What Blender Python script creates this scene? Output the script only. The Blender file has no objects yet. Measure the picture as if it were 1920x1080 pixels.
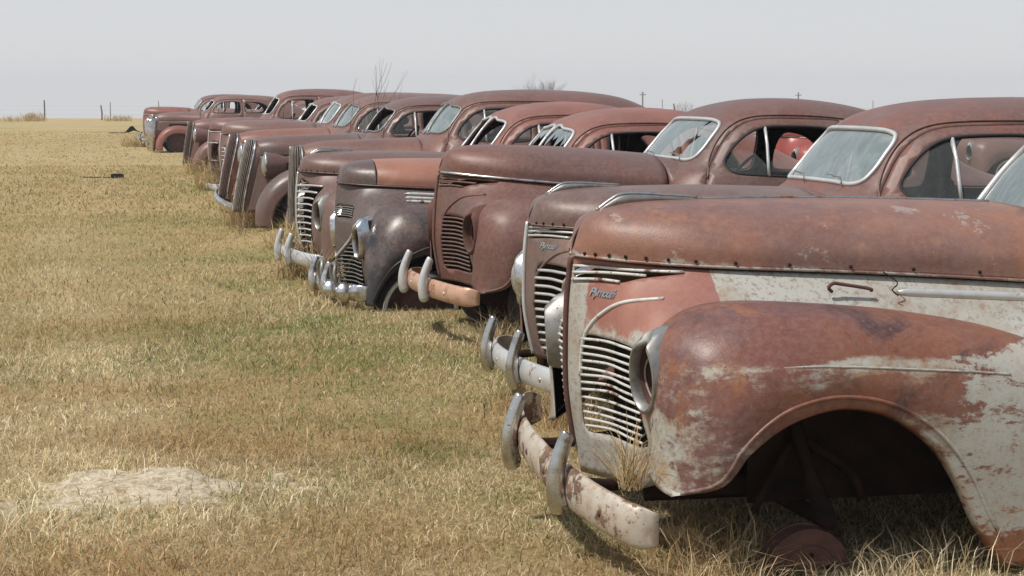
import bpy, bmesh, math, random
import numpy as np
from mathutils import Vector, Matrix
from mathutils.geometry import delaunay_2d_cdt

random.seed(7); RNG = np.random.default_rng(11)
R = math.radians
SC = bpy.context.scene
COL = SC.collection

# ------------------------------------------------------------------ camera, sky, sun, exposure
FPX, EYE, HORIZON = 3650.0, 1.6, 180.0
cd = bpy.data.cameras.new('camera'); cam = bpy.data.objects.new('camera', cd); COL.objects.link(cam)
cd.sensor_width = 36; cd.lens = 36 * FPX / 1920; cd.clip_start = .1; cd.clip_end = 6000
PITCH = math.atan((540 - HORIZON) / FPX)
cam.location = (0, 0, EYE); cam.rotation_euler = (R(90) - PITCH, 0, 0)
SC.camera = cam

SUN_ELEV, SUN_AZ = R(59), R(-120)       # azimuth of the sun measured clockwise from +Y (behind and left of the camera)
w = bpy.data.worlds.new('World'); SC.world = w; w.use_nodes = True
nt = w.node_tree; bg = nt.nodes['Background']
sky = nt.nodes.new('ShaderNodeTexSky'); sky.sky_type = 'NISHITA'; sky.sun_disc = False
sky.sun_elevation = SUN_ELEV; sky.sun_rotation = SUN_AZ; sky.air_density = 1.0; sky.dust_density = 6.0; sky.ozone_density = 1.0
tc = nt.nodes.new('ShaderNodeTexCoord'); sx = nt.nodes.new('ShaderNodeSeparateXYZ')
nt.links.new(tc.outputs['Generated'], sx.inputs[0])
rp = nt.nodes.new('ShaderNodeValToRGB')
mr = nt.nodes.new('ShaderNodeMapRange'); mr.inputs['From Min'].default_value = -.02; mr.inputs['From Max'].default_value = .9
nt.links.new(sx.outputs['Z'], mr.inputs['Value']); nt.links.new(mr.outputs[0], rp.inputs['Fac'])
e = rp.color_ramp.elements
e[0].position = 0; e[0].color = (8.7, 8.7, 8.65, 1)
e[1].position = 1; e[1].color = (2.9, 3.6, 4.8, 1)
a = e.new(.35); a.color = (4.9, 5.4, 6.1, 1); a = e.new(.075); a.color = (7.9, 8.1, 8.35, 1)
nzc = nt.nodes.new('ShaderNodeTexNoise'); nzc.inputs['Scale'].default_value = 2.2; nzc.inputs['Detail'].default_value = 4
mpc = nt.nodes.new('ShaderNodeMapping'); mpc.inputs['Scale'].default_value = (1, 1, 5)
nt.links.new(tc.outputs['Generated'], mpc.inputs[0]); nt.links.new(mpc.outputs[0], nzc.inputs['Vector'])
mrc = nt.nodes.new('ShaderNodeMapRange'); mrc.inputs['To Min'].default_value = .965; mrc.inputs['To Max'].default_value = 1.035
nt.links.new(nzc.outputs['Fac'], mrc.inputs['Value'])
vm = nt.nodes.new('ShaderNodeVectorMath'); vm.operation = 'SCALE'
nt.links.new(rp.outputs[0], vm.inputs[0]); nt.links.new(mrc.outputs[0], vm.inputs['Scale'])
mx = nt.nodes.new('ShaderNodeMix'); mx.data_type = 'RGBA'; mx.inputs['Factor'].default_value = .86   # thin overcast over the clear sky
nt.links.new(sky.outputs[0], mx.inputs[6]); nt.links.new(vm.outputs[0], mx.inputs[7])
nt.links.new(mx.outputs[2], bg.inputs['Color']); bg.inputs['Strength'].default_value = .1

sl = bpy.data.lights.new('sun', 'SUN'); sl.energy = 4.1; sl.angle = R(1.5); sl.color = (1, .95, .87)
so = bpy.data.objects.new('sun', sl); COL.objects.link(so)
sd = Vector((math.sin(SUN_AZ) * math.cos(SUN_ELEV), math.cos(SUN_AZ) * math.cos(SUN_ELEV), math.sin(SUN_ELEV)))
so.rotation_euler = (-sd).to_track_quat('-Z', 'Y').to_euler()
SC.view_settings.view_transform = 'Standard'; SC.view_settings.look = 'None'
SC.view_settings.exposure = 0.0; SC.view_settings.gamma = 1

# ------------------------------------------------------------------ materials
class NT:
    def __init__(s, name):
        s.m = bpy.data.materials.new(name); s.m.use_nodes = True; s.t = s.m.node_tree
        s.b = s.t.nodes['Principled BSDF']; s.out = s.t.nodes['Material Output']
        s.co = s.n('ShaderNodeTexCoord').outputs['Object']
    def n(s, k): return s.t.nodes.new(k)
    def put(s, sock, v):
        if isinstance(v, (int, float)): sock.default_value = v
        elif isinstance(v, (tuple, list)): sock.default_value = tuple(v) + ((1,) if len(v) == 3 and sock.type == 'RGBA' else ())
        else: s.t.links.new(v, sock)
    def noise(s, sc, det=4, rg=.55, off=(0, 0, 0), stretch=(1, 1, 1), dist=0):
        mp = s.n('ShaderNodeMapping'); mp.inputs['Location'].default_value = off; mp.inputs['Scale'].default_value = stretch
        s.put(mp.inputs[0], s.co); z = s.n('ShaderNodeTexNoise')
        z.inputs['Scale'].default_value = sc; z.inputs['Detail'].default_value = det; z.inputs['Roughness'].default_value = rg
        z.inputs['Distortion'].default_value = dist
        s.put(z.inputs['Vector'], mp.outputs[0]); return z.outputs['Fac']
    def m_(s, op, a, b=0, c=None, clamp=False):
        q = s.n('ShaderNodeMath'); q.operation = op; q.use_clamp = clamp
        s.put(q.inputs[0], a); s.put(q.inputs[1], b)
        if c is not None: s.put(q.inputs[2], c)
        return q.outputs[0]
    def step(s, v, lo, hi):
        q = s.n('ShaderNodeMapRange'); q.interpolation_type = 'SMOOTHSTEP'
        s.put(q.inputs['Value'], v); q.inputs['From Min'].default_value = lo; q.inputs['From Max'].default_value = hi
        return q.outputs[0]
    def mix(s, f, a, b, blend='MIX'):
        q = s.n('ShaderNodeMix'); q.data_type = 'RGBA'; q.blend_type = blend
        s.put(q.inputs[0], f); s.put(q.inputs[6], a); s.put(q.inputs[7], b); return q.outputs[2]
    def xyz(s):
        q = s.n('ShaderNodeSeparateXYZ'); s.put(q.inputs[0], s.co); return q.outputs
    def bump(s, h, st=.3, d=.01):
        q = s.n('ShaderNodeBump'); q.inputs['Strength'].default_value = st; q.inputs['Distance'].default_value = d
        s.put(q.inputs['Height'], h); s.put(s.b.inputs['Normal'], q.outputs[0])
    def fin(s, col, rough=.6, metal=0, spec=.5):
        s.put(s.b.inputs['Base Color'], col); s.put(s.b.inputs['Roughness'], rough)
        s.put(s.b.inputs['Metallic'], metal); s.put(s.b.inputs['Specular IOR Level'], spec)
        return s.m

def rust(name, c1, c2, orange=(.30, .10, .05), oamt=.5, dark=(.045, .028, .027), damt=.35, off=0, rough=.5, paint=None, spec=.42):
    """weathered rusty sheet metal; paint = function(NT)->(mask, colour) for remaining paint"""
    t = NT(name); o = (off * 3.1, off * 1.7, off * 2.3)
    if off > 2.5 and off < 17.5: c1 = tuple(v * k for v, k in zip(c1, (.86, .88, .86))); c2 = tuple(v * k for v, k in zip(c2, (.86, .88, .86)))
    big = t.noise(1.6, 5, .6, o); mid = t.noise(5, 6, .65, o, dist=.6); fine = t.noise(38, 5, .7, o); spk = t.noise(120, 2, .6, o)
    lo = t.noise(.9, 3, .5, (o[1] + 5, o[2], o[0]))
    c = t.mix(t.step(big, .44, .56), c1, c2)
    c = t.mix(t.m_('MULTIPLY', t.step(mid, .52, .72), oamt), c, orange)
    c = t.mix(t.m_('MULTIPLY', t.step(lo, .58 - .2 * oamt, .80 - .2 * oamt), oamt), c, orange)
    c = t.mix(t.m_('MULTIPLY', t.step(t.noise(3.3, 6, .7, (o[2], 7 + o[0], o[1]), (1, 1, 1.6), .8), .60 - .11 * damt, .80 - .11 * damt), damt), c, dark)
    c = t.mix(t.m_('MULTIPLY', t.step(spk, .55, .75), .35), c, dark)
    c = t.mix(t.m_('MULTIPLY', t.step(fine, .35, .7), .30), c, t.mix(.6, c, (.34, .24, .21)))
    c = t.mix(t.m_('MULTIPLY', t.step(t.noise(75, 3, .7, (o[2] + 2, o[0], o[1])), .6, .7), .45), c, (.33, .17, .10))
    c = t.mix(t.m_('MULTIPLY', t.step(t.noise(2.2, 6, .7, (o[2] + 9, o[0] + 4, o[1]), (1, 1, .6), 1.2), .50, .72), .34), c, t.mix(.55, c, (.26, .21, .185)))
    rg = t.m_('ADD', t.m_('MULTIPLY', fine, .22), rough - .1)
    if paint:
        mask, pc, prg = paint(t, o)
        c = t.mix(mask, c, pc); rg = t.m_('ADD', t.m_('MULTIPLY', mask, prg - rough), rg)
    t.bump(t.m_('ADD', t.m_('MULTIPLY', fine, .5), t.m_('ADD', t.m_('MULTIPLY', t.noise(3.2, 2, .5, o), 3.2), t.m_('MULTIPLY', t.m_('ADD', spk, mid), .45))), .42, .004)
    return t.fin(c, rg, 0, spec)

def simple(name, c, rough=.6, metal=0, var=.25, sc=12, bump=.2, c2=None, spec=.5):
    t = NT(name); n = t.noise(sc, 5, .65); 
    c2 = c2 or tuple(k * (1 - var) for k in c)
    t.bump(t.noise(sc * 5, 4, .6), bump, .002)
    return t.fin(t.mix(t.step(n, .35, .68), c, c2), rough, metal, spec)

def pitted(name, base, rustc, amt, rough=.28, metal=1.0, off=0, dull=(.35, .33, .30)):
    t = NT(name); o = (off, off * 2, 3 - off)
    big = t.noise(7, 6, .7, o); sp = t.noise(60, 3, .65, o)
    k = t.m_('MAXIMUM', t.step(big, .66 - amt * .3, .72 - amt * .3), t.step(sp, .68 - amt * .12, .72 - amt * .12))
    c = t.mix(t.step(t.noise(14, 4, .6, o), .4, .7), base, dull)
    c = t.mix(k, c, t.mix(t.step(t.noise(25, 4, .6, o), .4, .6), rustc, tuple(v * .5 for v in rustc)))
    t.bump(t.m_('MULTIPLY', k, -1), .3, .003)
    return t.fin(c, t.m_('ADD', t.m_('MULTIPLY', k, .4), t.m_('ADD', rough, t.m_('MULTIPLY', t.noise(20, 4, .6, o), .15))), t.m_('MULTIPLY', t.m_('SUBTRACT', 1, k), metal))

WHITE = (.41, .425, .39)
def paint_hood(t, o):
    x, y, z = t.xyz()
    n = t.noise(9, 6, .7, (3, 1, 2)); n2 = t.noise(30, 4, .7)
    edge = t.m_('SUBTRACT', t.m_('MULTIPLY', x, -.058), t.m_('SUBTRACT', z, 1.055))   # strip along the lower edge
    k = t.m_('ADD', t.m_('MULTIPLY', t.m_('SUBTRACT', edge, .012), 20), t.m_('MULTIPLY', t.m_('SUBTRACT', n, .5), 2.2))
    m1 = t.step(k, -.05, .15)
    m2 = t.step(t.m_('ADD', t.m_('SUBTRACT', n, .66), t.m_('MULTIPLY', t.m_('SUBTRACT', t.noise(1.7, 2, .5, (8, 3, 1)), .5), .35)), 0, .02)
    m = t.m_('MAXIMUM', t.m_('MULTIPLY', m1, .55), t.m_('MULTIPLY', m2, .35))
    m = t.m_('MULTIPLY', m, t.step(t.m_('ADD', n2, 0), .34, .5))
    return m, WHITE, .5
def paint_fender(t, o):
    x, y, z = t.xyz()
    n = t.noise(4.5, 7, .72, (1, 4, 2), (1, 1, 1.6)); n2 = t.noise(26, 4, .7, (0, 0, 0), (.4, 1, 1.4)); n3 = t.noise(9, 5, .7, (5, 5, 1), (.35, 1, 1.5))
    # remaining paint: towards the rear and on a band along the flank
    rear = t.m_('MULTIPLY', t.m_('SUBTRACT', x, .98), 3.0)
    band = t.m_('SUBTRACT', .55, t.m_('MULTIPLY', t.m_('ABSOLUTE', t.m_('SUBTRACT', z, t.m_('SUBTRACT', .76, t.m_('MULTIPLY', x, .055)))), 10.5))
    band = t.m_('MULTIPLY', band, t.step(x, .42, .66))
    top = t.m_('MULTIPLY', t.step(z, .72, .82), -2.6)
    front = t.m_('MULTIPLY', t.step(t.m_('ADD', x, t.m_('MULTIPLY', z, .12)), .215, .15), 1.2)
    front = t.m_('SUBTRACT', front, t.m_('MULTIPLY', t.step(z, .5, .75), 3.0))
    low = t.m_('MULTIPLY', t.step(z, .20, .06), -2.2)
    k = t.m_('ADD', t.m_('MAXIMUM', t.m_('MAXIMUM', rear, band), front), t.m_('ADD', top, low))
    k = t.m_('MINIMUM', k, 1.0)
    k = t.m_('ADD', k, t.m_('MULTIPLY', t.m_('SUBTRACT', n, .5), 3.4))
    k = t.m_('ADD', k, t.m_('MULTIPLY', t.m_('SUBTRACT', n3, .5), 3.4))
    n4 = t.noise(60, 4, .75, (3, 3, 3)); n5 = t.noise(16, 6, .75, (7, 1, 2), (.5, 1, 1.2))
    k = t.m_('ADD', k, t.m_('MULTIPLY', t.m_('SUBTRACT', n4, .5), 1.3))
    m = t.mix(t.step(x, .95, 1.15), t.step(k, -.15, .9), t.step(k, .15, .5)); m = t.m_('MULTIPLY', m, t.step(n2, .30, .42))
    m = t.m_('MULTIPLY', m, t.m_('SUBTRACT', 1, t.m_('MULTIPLY', t.step(n5, .56, .64), t.step(k, 2.2, .6))))
    stain = t.mix(t.m_('MULTIPLY', t.step(t.noise(11, 6, .7, (1, 9, 2)), .42, .66), t.m_('SUBTRACT', 1, t.m_('MULTIPLY', t.step(x, .9, 1.15), .65))), (.44, .45, .41), (.36, .27, .17))
    return t.m_('MULTIPLY', m, .88), t.mix(t.m_('MULTIPLY', t.step(n4, .5, .7), .5), stain, (.30, .19, .13)), .45
def paint_black(t, o):
    x, y, z = t.xyz()
    k = t.m_('ADD', t.m_('MULTIPLY', t.m_('SUBTRACT', .60, z), 2.2), t.m_('MULTIPLY', t.m_('SUBTRACT', t.noise(3.2, 6, .7, (6, 1, 2)), .5), 4.0))
    return t.m_('MULTIPLY', t.step(k, -.1, .7), .9), t.mix(t.step(t.noise(9, 4, .6), .5, .7), (.016, .020, .024), (.035, .022, .018)), .3
def paint_shell(t, o):
    x, y, z = t.xyz()
    n = t.noise(6, 6, .7, (2, 2, 6)); n2 = t.noise(38, 4, .75)
    prow = t.m_('MULTIPLY', t.step(t.m_('ABSOLUTE', y), .105, .075), 1.6)
    side = t.m_('MULTIPLY', t.step(x, .395, .41), 1.8)
    lowf = t.m_('MULTIPLY', t.step(z, .88, .72), 1.35)
    lip = t.m_('MULTIPLY', t.step(z, .995, 1.0), -3)
    k = t.m_('ADD', t.m_('MAXIMUM', t.m_('MAXIMUM', prow, side), lowf), t.m_('SUBTRACT', lip, .75))
    k = t.m_('ADD', k, t.m_('MULTIPLY', t.m_('SUBTRACT', n, .5), 3.6)); k = t.m_('ADD', k, t.m_('MULTIPLY', t.m_('SUBTRACT', t.noise(17, 6, .75, (1, 2, 2)), .5), 1.6))
    m = t.m_('MULTIPLY', t.step(k, -.15, .6), t.step(n2, .27, .38))
    return t.m_('MULTIPLY', m, .88), t.mix(t.step(t.noise(5, 5, .6), .42, .7), t.mix(t.m_('MULTIPLY', t.step(n2, .50, .62), .7), WHITE, (.20, .15, .11)), t.mix(t.step(t.noise(13, 6, .75, (2, 8, 1), (1, 1, .35)), .48, .66), (.35, .33, .27), (.27, .17, .11))), .45

GREYPAINT = {}
M = {}
M['chrome'] = pitted('chrome', (.72, .73, .75), (.22, .11, .06), .12, .2)
M['worn_chrome'] = pitted('worn_chrome', (.60, .60, .58), (.20, .11, .06), .28, .19, 1.0, 4, (.40, .38, .34))
M['dull_chrome'] = pitted('dull_chrome', (.30, .30, .29), (.16, .10, .07), .28, .42, .7, 2, (.19, .18, .16))
M['peeling'] = pitted('peeling_plated_steel', (.54, .485, .41), (.22, .13, .085), .46, .36, .25, 5.5, (.40, .30, .22))
M['rusty_chrome'] = pitted('rusty_chrome', (.56, .34, .24), (.30, .15, .10), .35, .32, .25, 7, (.44, .25, .17))
M['silver'] = pitted('silver_paint', (.60, .61, .61), (.28, .16, .10), .1, .33, .45, 3, (.52, .52, .51))
M['rubber'] = simple('black_rubber', (.012, .012, .013), .7)
M['tyre'] = simple('old_tyre', (.022, .021, .021), .85, c2=(.05, .045, .04))
M['dark'] = simple('interior_shade', (.016, .012, .011), .95, spec=.1)  # near-black albedo stands for shade inside bodies and behind grilles
M['shade_rust'] = simple('shade_rust', (.018, .012, .010), .95, c2=(.034, .019, .015), spec=.15)  # rust coloured near-black so the wheel wells look shaded
M['drum'] = simple('drum_rust', (.12, .052, .038), .85, c2=(.075, .036, .03))
M['slat'] = simple('dull_slats', (.26, .22, .19), .5, c2=(.17, .13, .11))
M['seat'] = simple('rotten_upholstery', (.10, .075, .055), .95, c2=(.05, .035, .03))
M['white_ring'] = simple('white_wheel_ring', (.68, .68, .64), .5, var=.1)
M['greybar'] = pitted('painted_bars', (.58, .58, .55), (.22, .10, .07), .3, .45, .1, 2.2, (.46, .45, .42))

def glass(name, dust, tint=(.72, .80, .80), rough=.08):  # dust is a pale film; on windshields it also paints in sky reflection
    t = NT(name); t.t.nodes.remove(t.b)
    tr = t.n('ShaderNodeBsdfTransparent'); tr.inputs[0].default_value = (.86, .90, .88, 1)
    gl = t.n('ShaderNodeBsdfGlossy'); gl.inputs['Roughness'].default_value = rough; gl.inputs[0].default_value = (1, 1, 1, 1)
    df = t.n('ShaderNodeBsdfDiffuse'); df.inputs[0].default_value = tint + (1,)
    fr = t.n('ShaderNodeFresnel'); fr.inputs[0].default_value = 1.5
    a = t.n('ShaderNodeMixShader'); b = t.n('ShaderNodeMixShader')
    nz = t.m_('ADD', t.m_('MULTIPLY', t.noise(3, 5, .6), .6), t.m_('MULTIPLY', t.step(t.noise(7, 7, .8, (2, 2, 2), (1, 1, .4), 1.5), .35, .7), .45))
    t.put(a.inputs[0], t.m_('ADD', t.m_('MULTIPLY', nz, dust * .9), dust * .5, clamp=True)); t.t.links.new(tr.outputs[0], a.inputs[1]); t.t.links.new(df.outputs[0], a.inputs[2])
    t.put(b.inputs[0], t.m_('MULTIPLY', fr.outputs[0], 1.0, clamp=True)); t.t.links.new(a.outputs[0], b.inputs[1]); t.t.links.new(gl.outputs[0], b.inputs[2])
    t.t.links.new(b.outputs[0], t.out.inputs[0]); return t.m
M['dusty_sky_glass'] = glass('dusty_sky_tint_glass', .36, (.50, .60, .61))  # bluish pale diffuse: dust plus a painted reflection of the sky
M['clear_glass'] = glass('side_window_glass', .09, (.45, .47, .43))
M['lens'] = glass('headlight_lens', .5, (.46, .45, .40), .12)

# ------------------------------------------------------------------ mesh helpers
def link(name, me, mat, parent=None, solid=0, off=-1):
    o = bpy.data.objects.new(name, me); COL.objects.link(o)
    if mat: me.materials.append(mat)
    if parent: o.parent = parent
    if solid:
        s = o.modifiers.new('thickness', 'SOLIDIFY'); s.thickness = solid; s.offset = off
    return o
def shade_inside(o):  # inner faces get shade as colour in cabins and wheel wells
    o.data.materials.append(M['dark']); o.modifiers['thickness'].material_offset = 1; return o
def mesh(name, V, Fc, smooth=True, merge=0, sharp=None):
    me = bpy.data.meshes.new(name); me.from_pydata([tuple(map(float, v)) for v in V], [], [tuple(map(int, f)) for f in Fc]); 
    if merge:
        bm = bmesh.new(); bm.from_mesh(me); bmesh.ops.remove_doubles(bm, verts=bm.verts, dist=merge)
        bmesh.ops.recalc_face_normals(bm, faces=bm.faces) if merge < 0 else None
        bm.to_mesh(me); bm.free()
    if smooth: me.polygons.foreach_set('use_smooth', [True] * len(me.polygons))
    if sharp: me.set_sharp_from_angle(angle=R(sharp))
    me.update(); return me
class MB:
    """gathers shapes for ONE mesh"""
    def __init__(s): s.v = []; s.f = []
    def add(s, V, Fc):
        k = len(s.v); s.v += [tuple(map(float, p)) for p in V]; s.f += [tuple(int(i) + k for i in f) for f in Fc]; return s
    def grid(s, P, closed_u=False, closed_v=False):
        n, m = P.shape[:2]; F_ = []
        for i in range(n if closed_u else n - 1):
            for j in range(m if closed_v else m - 1):
                a, b = i * m + j, i * m + (j + 1) % m; c, d = ((i + 1) % n) * m + (j + 1) % m, ((i + 1) % n) * m + j
                F_.append((a, b, c, d))
        return s.add(P.reshape(-1, 3), F_)
    def tube(s, P, r=.01, n=8, closed=False, flat=1.0, up=None, cap=True):
        P = np.asarray(P, float); N = len(P); r = np.broadcast_to(np.asarray(r, float), (N,))
        T = (np.roll(P, -1, 0) - np.roll(P, 1, 0)) if closed else np.gradient(P, axis=0)
        T /= np.linalg.norm(T, axis=1)[:, None] + 1e-9
        u = np.array(up if up is not None else ((0, 0, 1) if abs(T[0][2]) < .9 else (1, 0, 0)), float)
        rows = []
        for i in range(N):
            if up is not None: u = np.array(up, float)
            u = u - T[i] * (u @ T[i]); u /= np.linalg.norm(u) + 1e-9; b = np.cross(T[i], u)
            A = np.linspace(0, 2 * math.pi, n, endpoint=False)
            rows.append(P[i] + r[i] * (np.cos(A)[:, None] * u + flat * np.sin(A)[:, None] * b))
        k = len(s.v); s.grid(np.array(rows), closed, True)
        if not closed and cap: s.f += [tuple(range(k + n - 1, k - 1, -1)), tuple(range(k + (N - 1) * n, k + N * n))]
        return s
    def box(s, c, h, rot=None, bev=0):
        V = np.array([(x, y, z) for x in (-1, 1) for y in (-1, 1) for z in (-1, 1)], float) * np.array(h)
        if rot is not None: V = V @ np.array(rot).T
        return s.add(V + np.array(c), [(0, 1, 3, 2), (4, 6, 7, 5), (0, 4, 5, 1), (2, 3, 7, 6), (0, 2, 6, 4), (1, 5, 7, 3)])
    def lathe(s, prof, c, axis='y', n=32, ey=1.0, ez=1.0):
        """prof [(r, h)] about an axis; ey/ez stretch the two radial directions"""
        A = np.linspace(0, 2 * math.pi, n, endpoint=False); rows = []
        for r_, h in prof:
            a, b = r_ * np.cos(A) * ey, r_ * np.sin(A) * ez; hh = np.full(n, h)
            rows.append(np.stack({'y': (a, hh, b), 'x': (hh, a, b), 'z': (a, b, hh)}[axis], 1) + np.array(c))
        return s.grid(np.array(rows), False, True)
    def ball(s, c, r, n=8, sq=(1, 1, 1)):
        rows = []
        for i in range(n + 1):
            p = math.pi * i / n; A = np.linspace(0, 2 * math.pi, n * 2, endpoint=False)
            rows.append(np.array(c) + np.array(sq) * r * np.stack((np.sin(p) * np.cos(A), np.sin(p) * np.sin(A), np.full(n * 2, math.cos(p))), 1))
        return s.grid(np.array(rows), False, True)
    def build(s, name, mat, parent=None, smooth=True, sharp=None, solid=0, merge=1e-5):
        me = mesh(name, s.v, s.f, smooth, 0, None)
        bm = bmesh.new(); bm.from_mesh(me)
        if merge: bmesh.ops.remove_doubles(bm, verts=bm.verts, dist=merge)
        bmesh.ops.recalc_face_normals(bm, faces=bm.faces); bm.to_mesh(me); bm.free()
        if smooth: me.polygons.foreach_set('use_smooth', [True] * len(me.polygons))
        if sharp: me.set_sharp_from_angle(angle=R(sharp))
        return link(name, me, mat, parent, solid)

def crw(t):
    return np.stack((-.5 * t + t**2 - .5 * t**3, 1 - 2.5 * t**2 + 1.5 * t**3, .5 * t + 2 * t**2 - 1.5 * t**3, -.5 * t**2 + .5 * t**3), -1)
def cr_eval(P, u):
    """Catmull-Rom through rows of P (N,...) at u in 0..1"""
    P = np.asarray(P, float); N = len(P); x = np.clip(np.asarray(u, float), 0, 1) * (N - 1); i = np.minimum(x.astype(int), N - 2); t = x - i
    E_ = np.concatenate((2 * P[:1] - P[1:2], P, 2 * P[-1:] - P[-2:-1])); W = crw(t)
    return sum(W[..., k].reshape(W.shape[:-1] + (1,) * (P.ndim - 1)) * E_[i + k] for k in range(4))
def curve(P, n, closed=False):
    P = np.asarray(P, float)
    if closed:
        m = len(P); Q = np.concatenate((P[-2:], P, P[:3])); u = (2 + np.linspace(0, m, n, endpoint=False)) / (len(Q) - 1); return cr_eval(Q, u)
    return cr_eval(P, np.linspace(0, 1, n))
class Patch:
    def __init__(s, grid): s.P = np.asarray(grid, float); s.tab = None
    def __call__(s, u, v):
        u = np.atleast_1d(np.asarray(u, float)); v = np.atleast_1d(np.asarray(v, float)); P = s.P
        n, m = P.shape[:2]
        def prep(x, N):
            x = np.clip(x, 0, 1) * (N - 1); i = np.minimum(x.astype(int), N - 2); return i, crw(x - i)
        E_ = np.concatenate((2 * P[:1] - P[1:2], P, 2 * P[-1:] - P[-2:-1])); E_ = np.concatenate((2 * E_[:, :1] - E_[:, 1:2], E_, 2 * E_[:, -1:] - E_[:, -2:-1]), 1)
        i, wu = prep(u, n); j, wv = prep(v, m); out = 0
        for a in range(4):
            for b in range(4): out = out + (wu[:, a] * wv[:, b])[:, None] * E_[i + a, j + b]
        return out
    def norm(s, u, v, e=.004):
        a = s(u + e, v) - s(u - e, v); b = s(u, v + e) - s(u, v - e); n = np.cross(a, b); return n / (np.linalg.norm(n, axis=1)[:, None] + 1e-12)
    def grid(s, nu, nv, u0=0, u1=1, v0=0, v1=1):
        U, V = np.meshgrid(np.linspace(u0, u1, nu), np.linspace(v0, v1, nv), indexing='ij'); return s(U.ravel(), V.ravel()).reshape(nu, nv, 3)
    def inv(s, q, axes, umax=1.0):
        """(u,v) of points given by two of their coordinates"""
        key = (axes, umax)
        if s.tab is None or s.tab[0] != key:
            U, V = np.meshgrid(np.linspace(0, umax, 170), np.linspace(0, 1, 170), indexing='ij'); s.tab = (key, U.ravel(), V.ravel(), s(U.ravel(), V.ravel())[:, list(axes)])
        _, U, V, T = s.tab; q = np.atleast_2d(q); k = np.array([np.argmin(((T - p) ** 2).sum(1)) for p in q]); u, v = U[k].copy(), V[k].copy(); e = .003
        for _ in range(3):
            f = s(u, v)[:, list(axes)] - q; du = (s(u + e, v) - s(u - e, v))[:, list(axes)] / (2 * e); dv = (s(u, v + e) - s(u, v - e))[:, list(axes)] / (2 * e)
            det = du[:, 0] * dv[:, 1] - du[:, 1] * dv[:, 0]; det = np.where(abs(det) < 1e-6, 1e9, det)
            u = np.clip(u - np.clip((f[:, 0] * dv[:, 1] - f[:, 1] * dv[:, 0]) / det, -.02, .02), 0, umax); v = np.clip(v - np.clip((du[:, 0] * f[:, 1] - du[:, 1] * f[:, 0]) / det, -.02, .02), 0, 1)
        return u, v
def pip(poly, x, y):
    """vectorised point in polygon"""
    inside = np.zeros(len(x), bool); n = len(poly); j = n - 1
    for i in range(n):
        xi, yi = poly[i]; xj, yj = poly[j]
        c = ((yi > y) != (yj > y)) & (x < (xj - xi) * (y - yi) / (yj - yi + 1e-15) + xi); inside ^= c; j = i
    return inside
def skin(G, outer, holes, cell, scale):
    """mesh of the surface G over a domain polygon with holes"""
    sc_ = np.array(scale, float); outer = np.asarray(outer) * sc_; holes = [np.asarray(h) * sc_ for h in holes]
    lo, hi = outer.min(0), outer.max(0)
    gx = np.arange(lo[0] + cell / 2, hi[0], cell); gy = np.arange(lo[1] + cell / 2, hi[1], cell * .9)
    X, Y = np.meshgrid(gx, gy); X = X.ravel(); Y = Y.ravel()
    ok = pip(outer, X, Y)
    for h in holes: ok &= ~pip(h, X, Y)
    X, Y = X[ok], Y[ok]; keep = np.ones(len(X), bool)
    for L in [outer] + holes:
        D = np.roll(L, -1, 0); 
        for a, b in zip(L, D):
            near = (X > min(a[0], b[0]) - cell) & (X < max(a[0], b[0]) + cell) & (Y > min(a[1], b[1]) - cell) & (Y < max(a[1], b[1]) + cell)
            if not near.any(): continue
            d = b - a; t = np.clip(((X - a[0]) * d[0] + (Y - a[1]) * d[1]) / (d @ d + 1e-12), 0, 1)
            keep &= ~(near & (np.hypot(X - a[0] - t * d[0], Y - a[1] - t * d[1]) < cell * .35))
    X, Y = X[keep], Y[keep]
    V = []; Ed = []
    for L in [outer] + holes:
        k = len(V); V += [Vector(p) for p in L.tolist()]; n = len(L); Ed += [(k + i, k + (i + 1) % n) for i in range(n)]
    V += [Vector((a, b)) for a, b in zip(X.tolist(), Y.tolist())]
    v, _, f, *_ = delaunay_2d_cdt(V, Ed, [], 1 if False else 0, 1e-7)
    Q = np.array([tuple(p) for p in v]); Fc = np.array([tuple(t) for t in f]); c = Q[Fc].mean(1)
    ok = pip(outer, c[:, 0], c[:, 1])
    for h in holes: ok &= ~pip(h, c[:, 0], c[:, 1])
    Fc = Fc[ok]; D = Q / sc_
    return G(D[:, 0], D[:, 1]), Fc
def densify(L, d, scale=(1, 1)):
    L = np.asarray(L, float); out = []
    for a, b in zip(L, np.roll(L, -1, 0)):
        n = max(1, int(np.linalg.norm((b - a) * np.array(scale)) / d)); out += [a + (b - a) * i / n for i in range(n)]
    return np.array(out)
def inset(poly, d):
    """shrink a closed polygon by d (any orientation)"""
    P = np.asarray(poly, float); T = np.roll(P, -1, 0) - np.roll(P, 1, 0); T /= np.linalg.norm(T, axis=1)[:, None] + 1e-12
    area = .5 * np.sum(P[:, 0] * np.roll(P[:, 1], -1) - np.roll(P[:, 0], -1) * P[:, 1]); N = np.stack((-T[:, 1], T[:, 0]), 1) * (1 if area > 0 else -1)
    return P + N * d
def flip_y(V): V = np.array(V); V[:, 1] *= -1; return V

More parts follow.
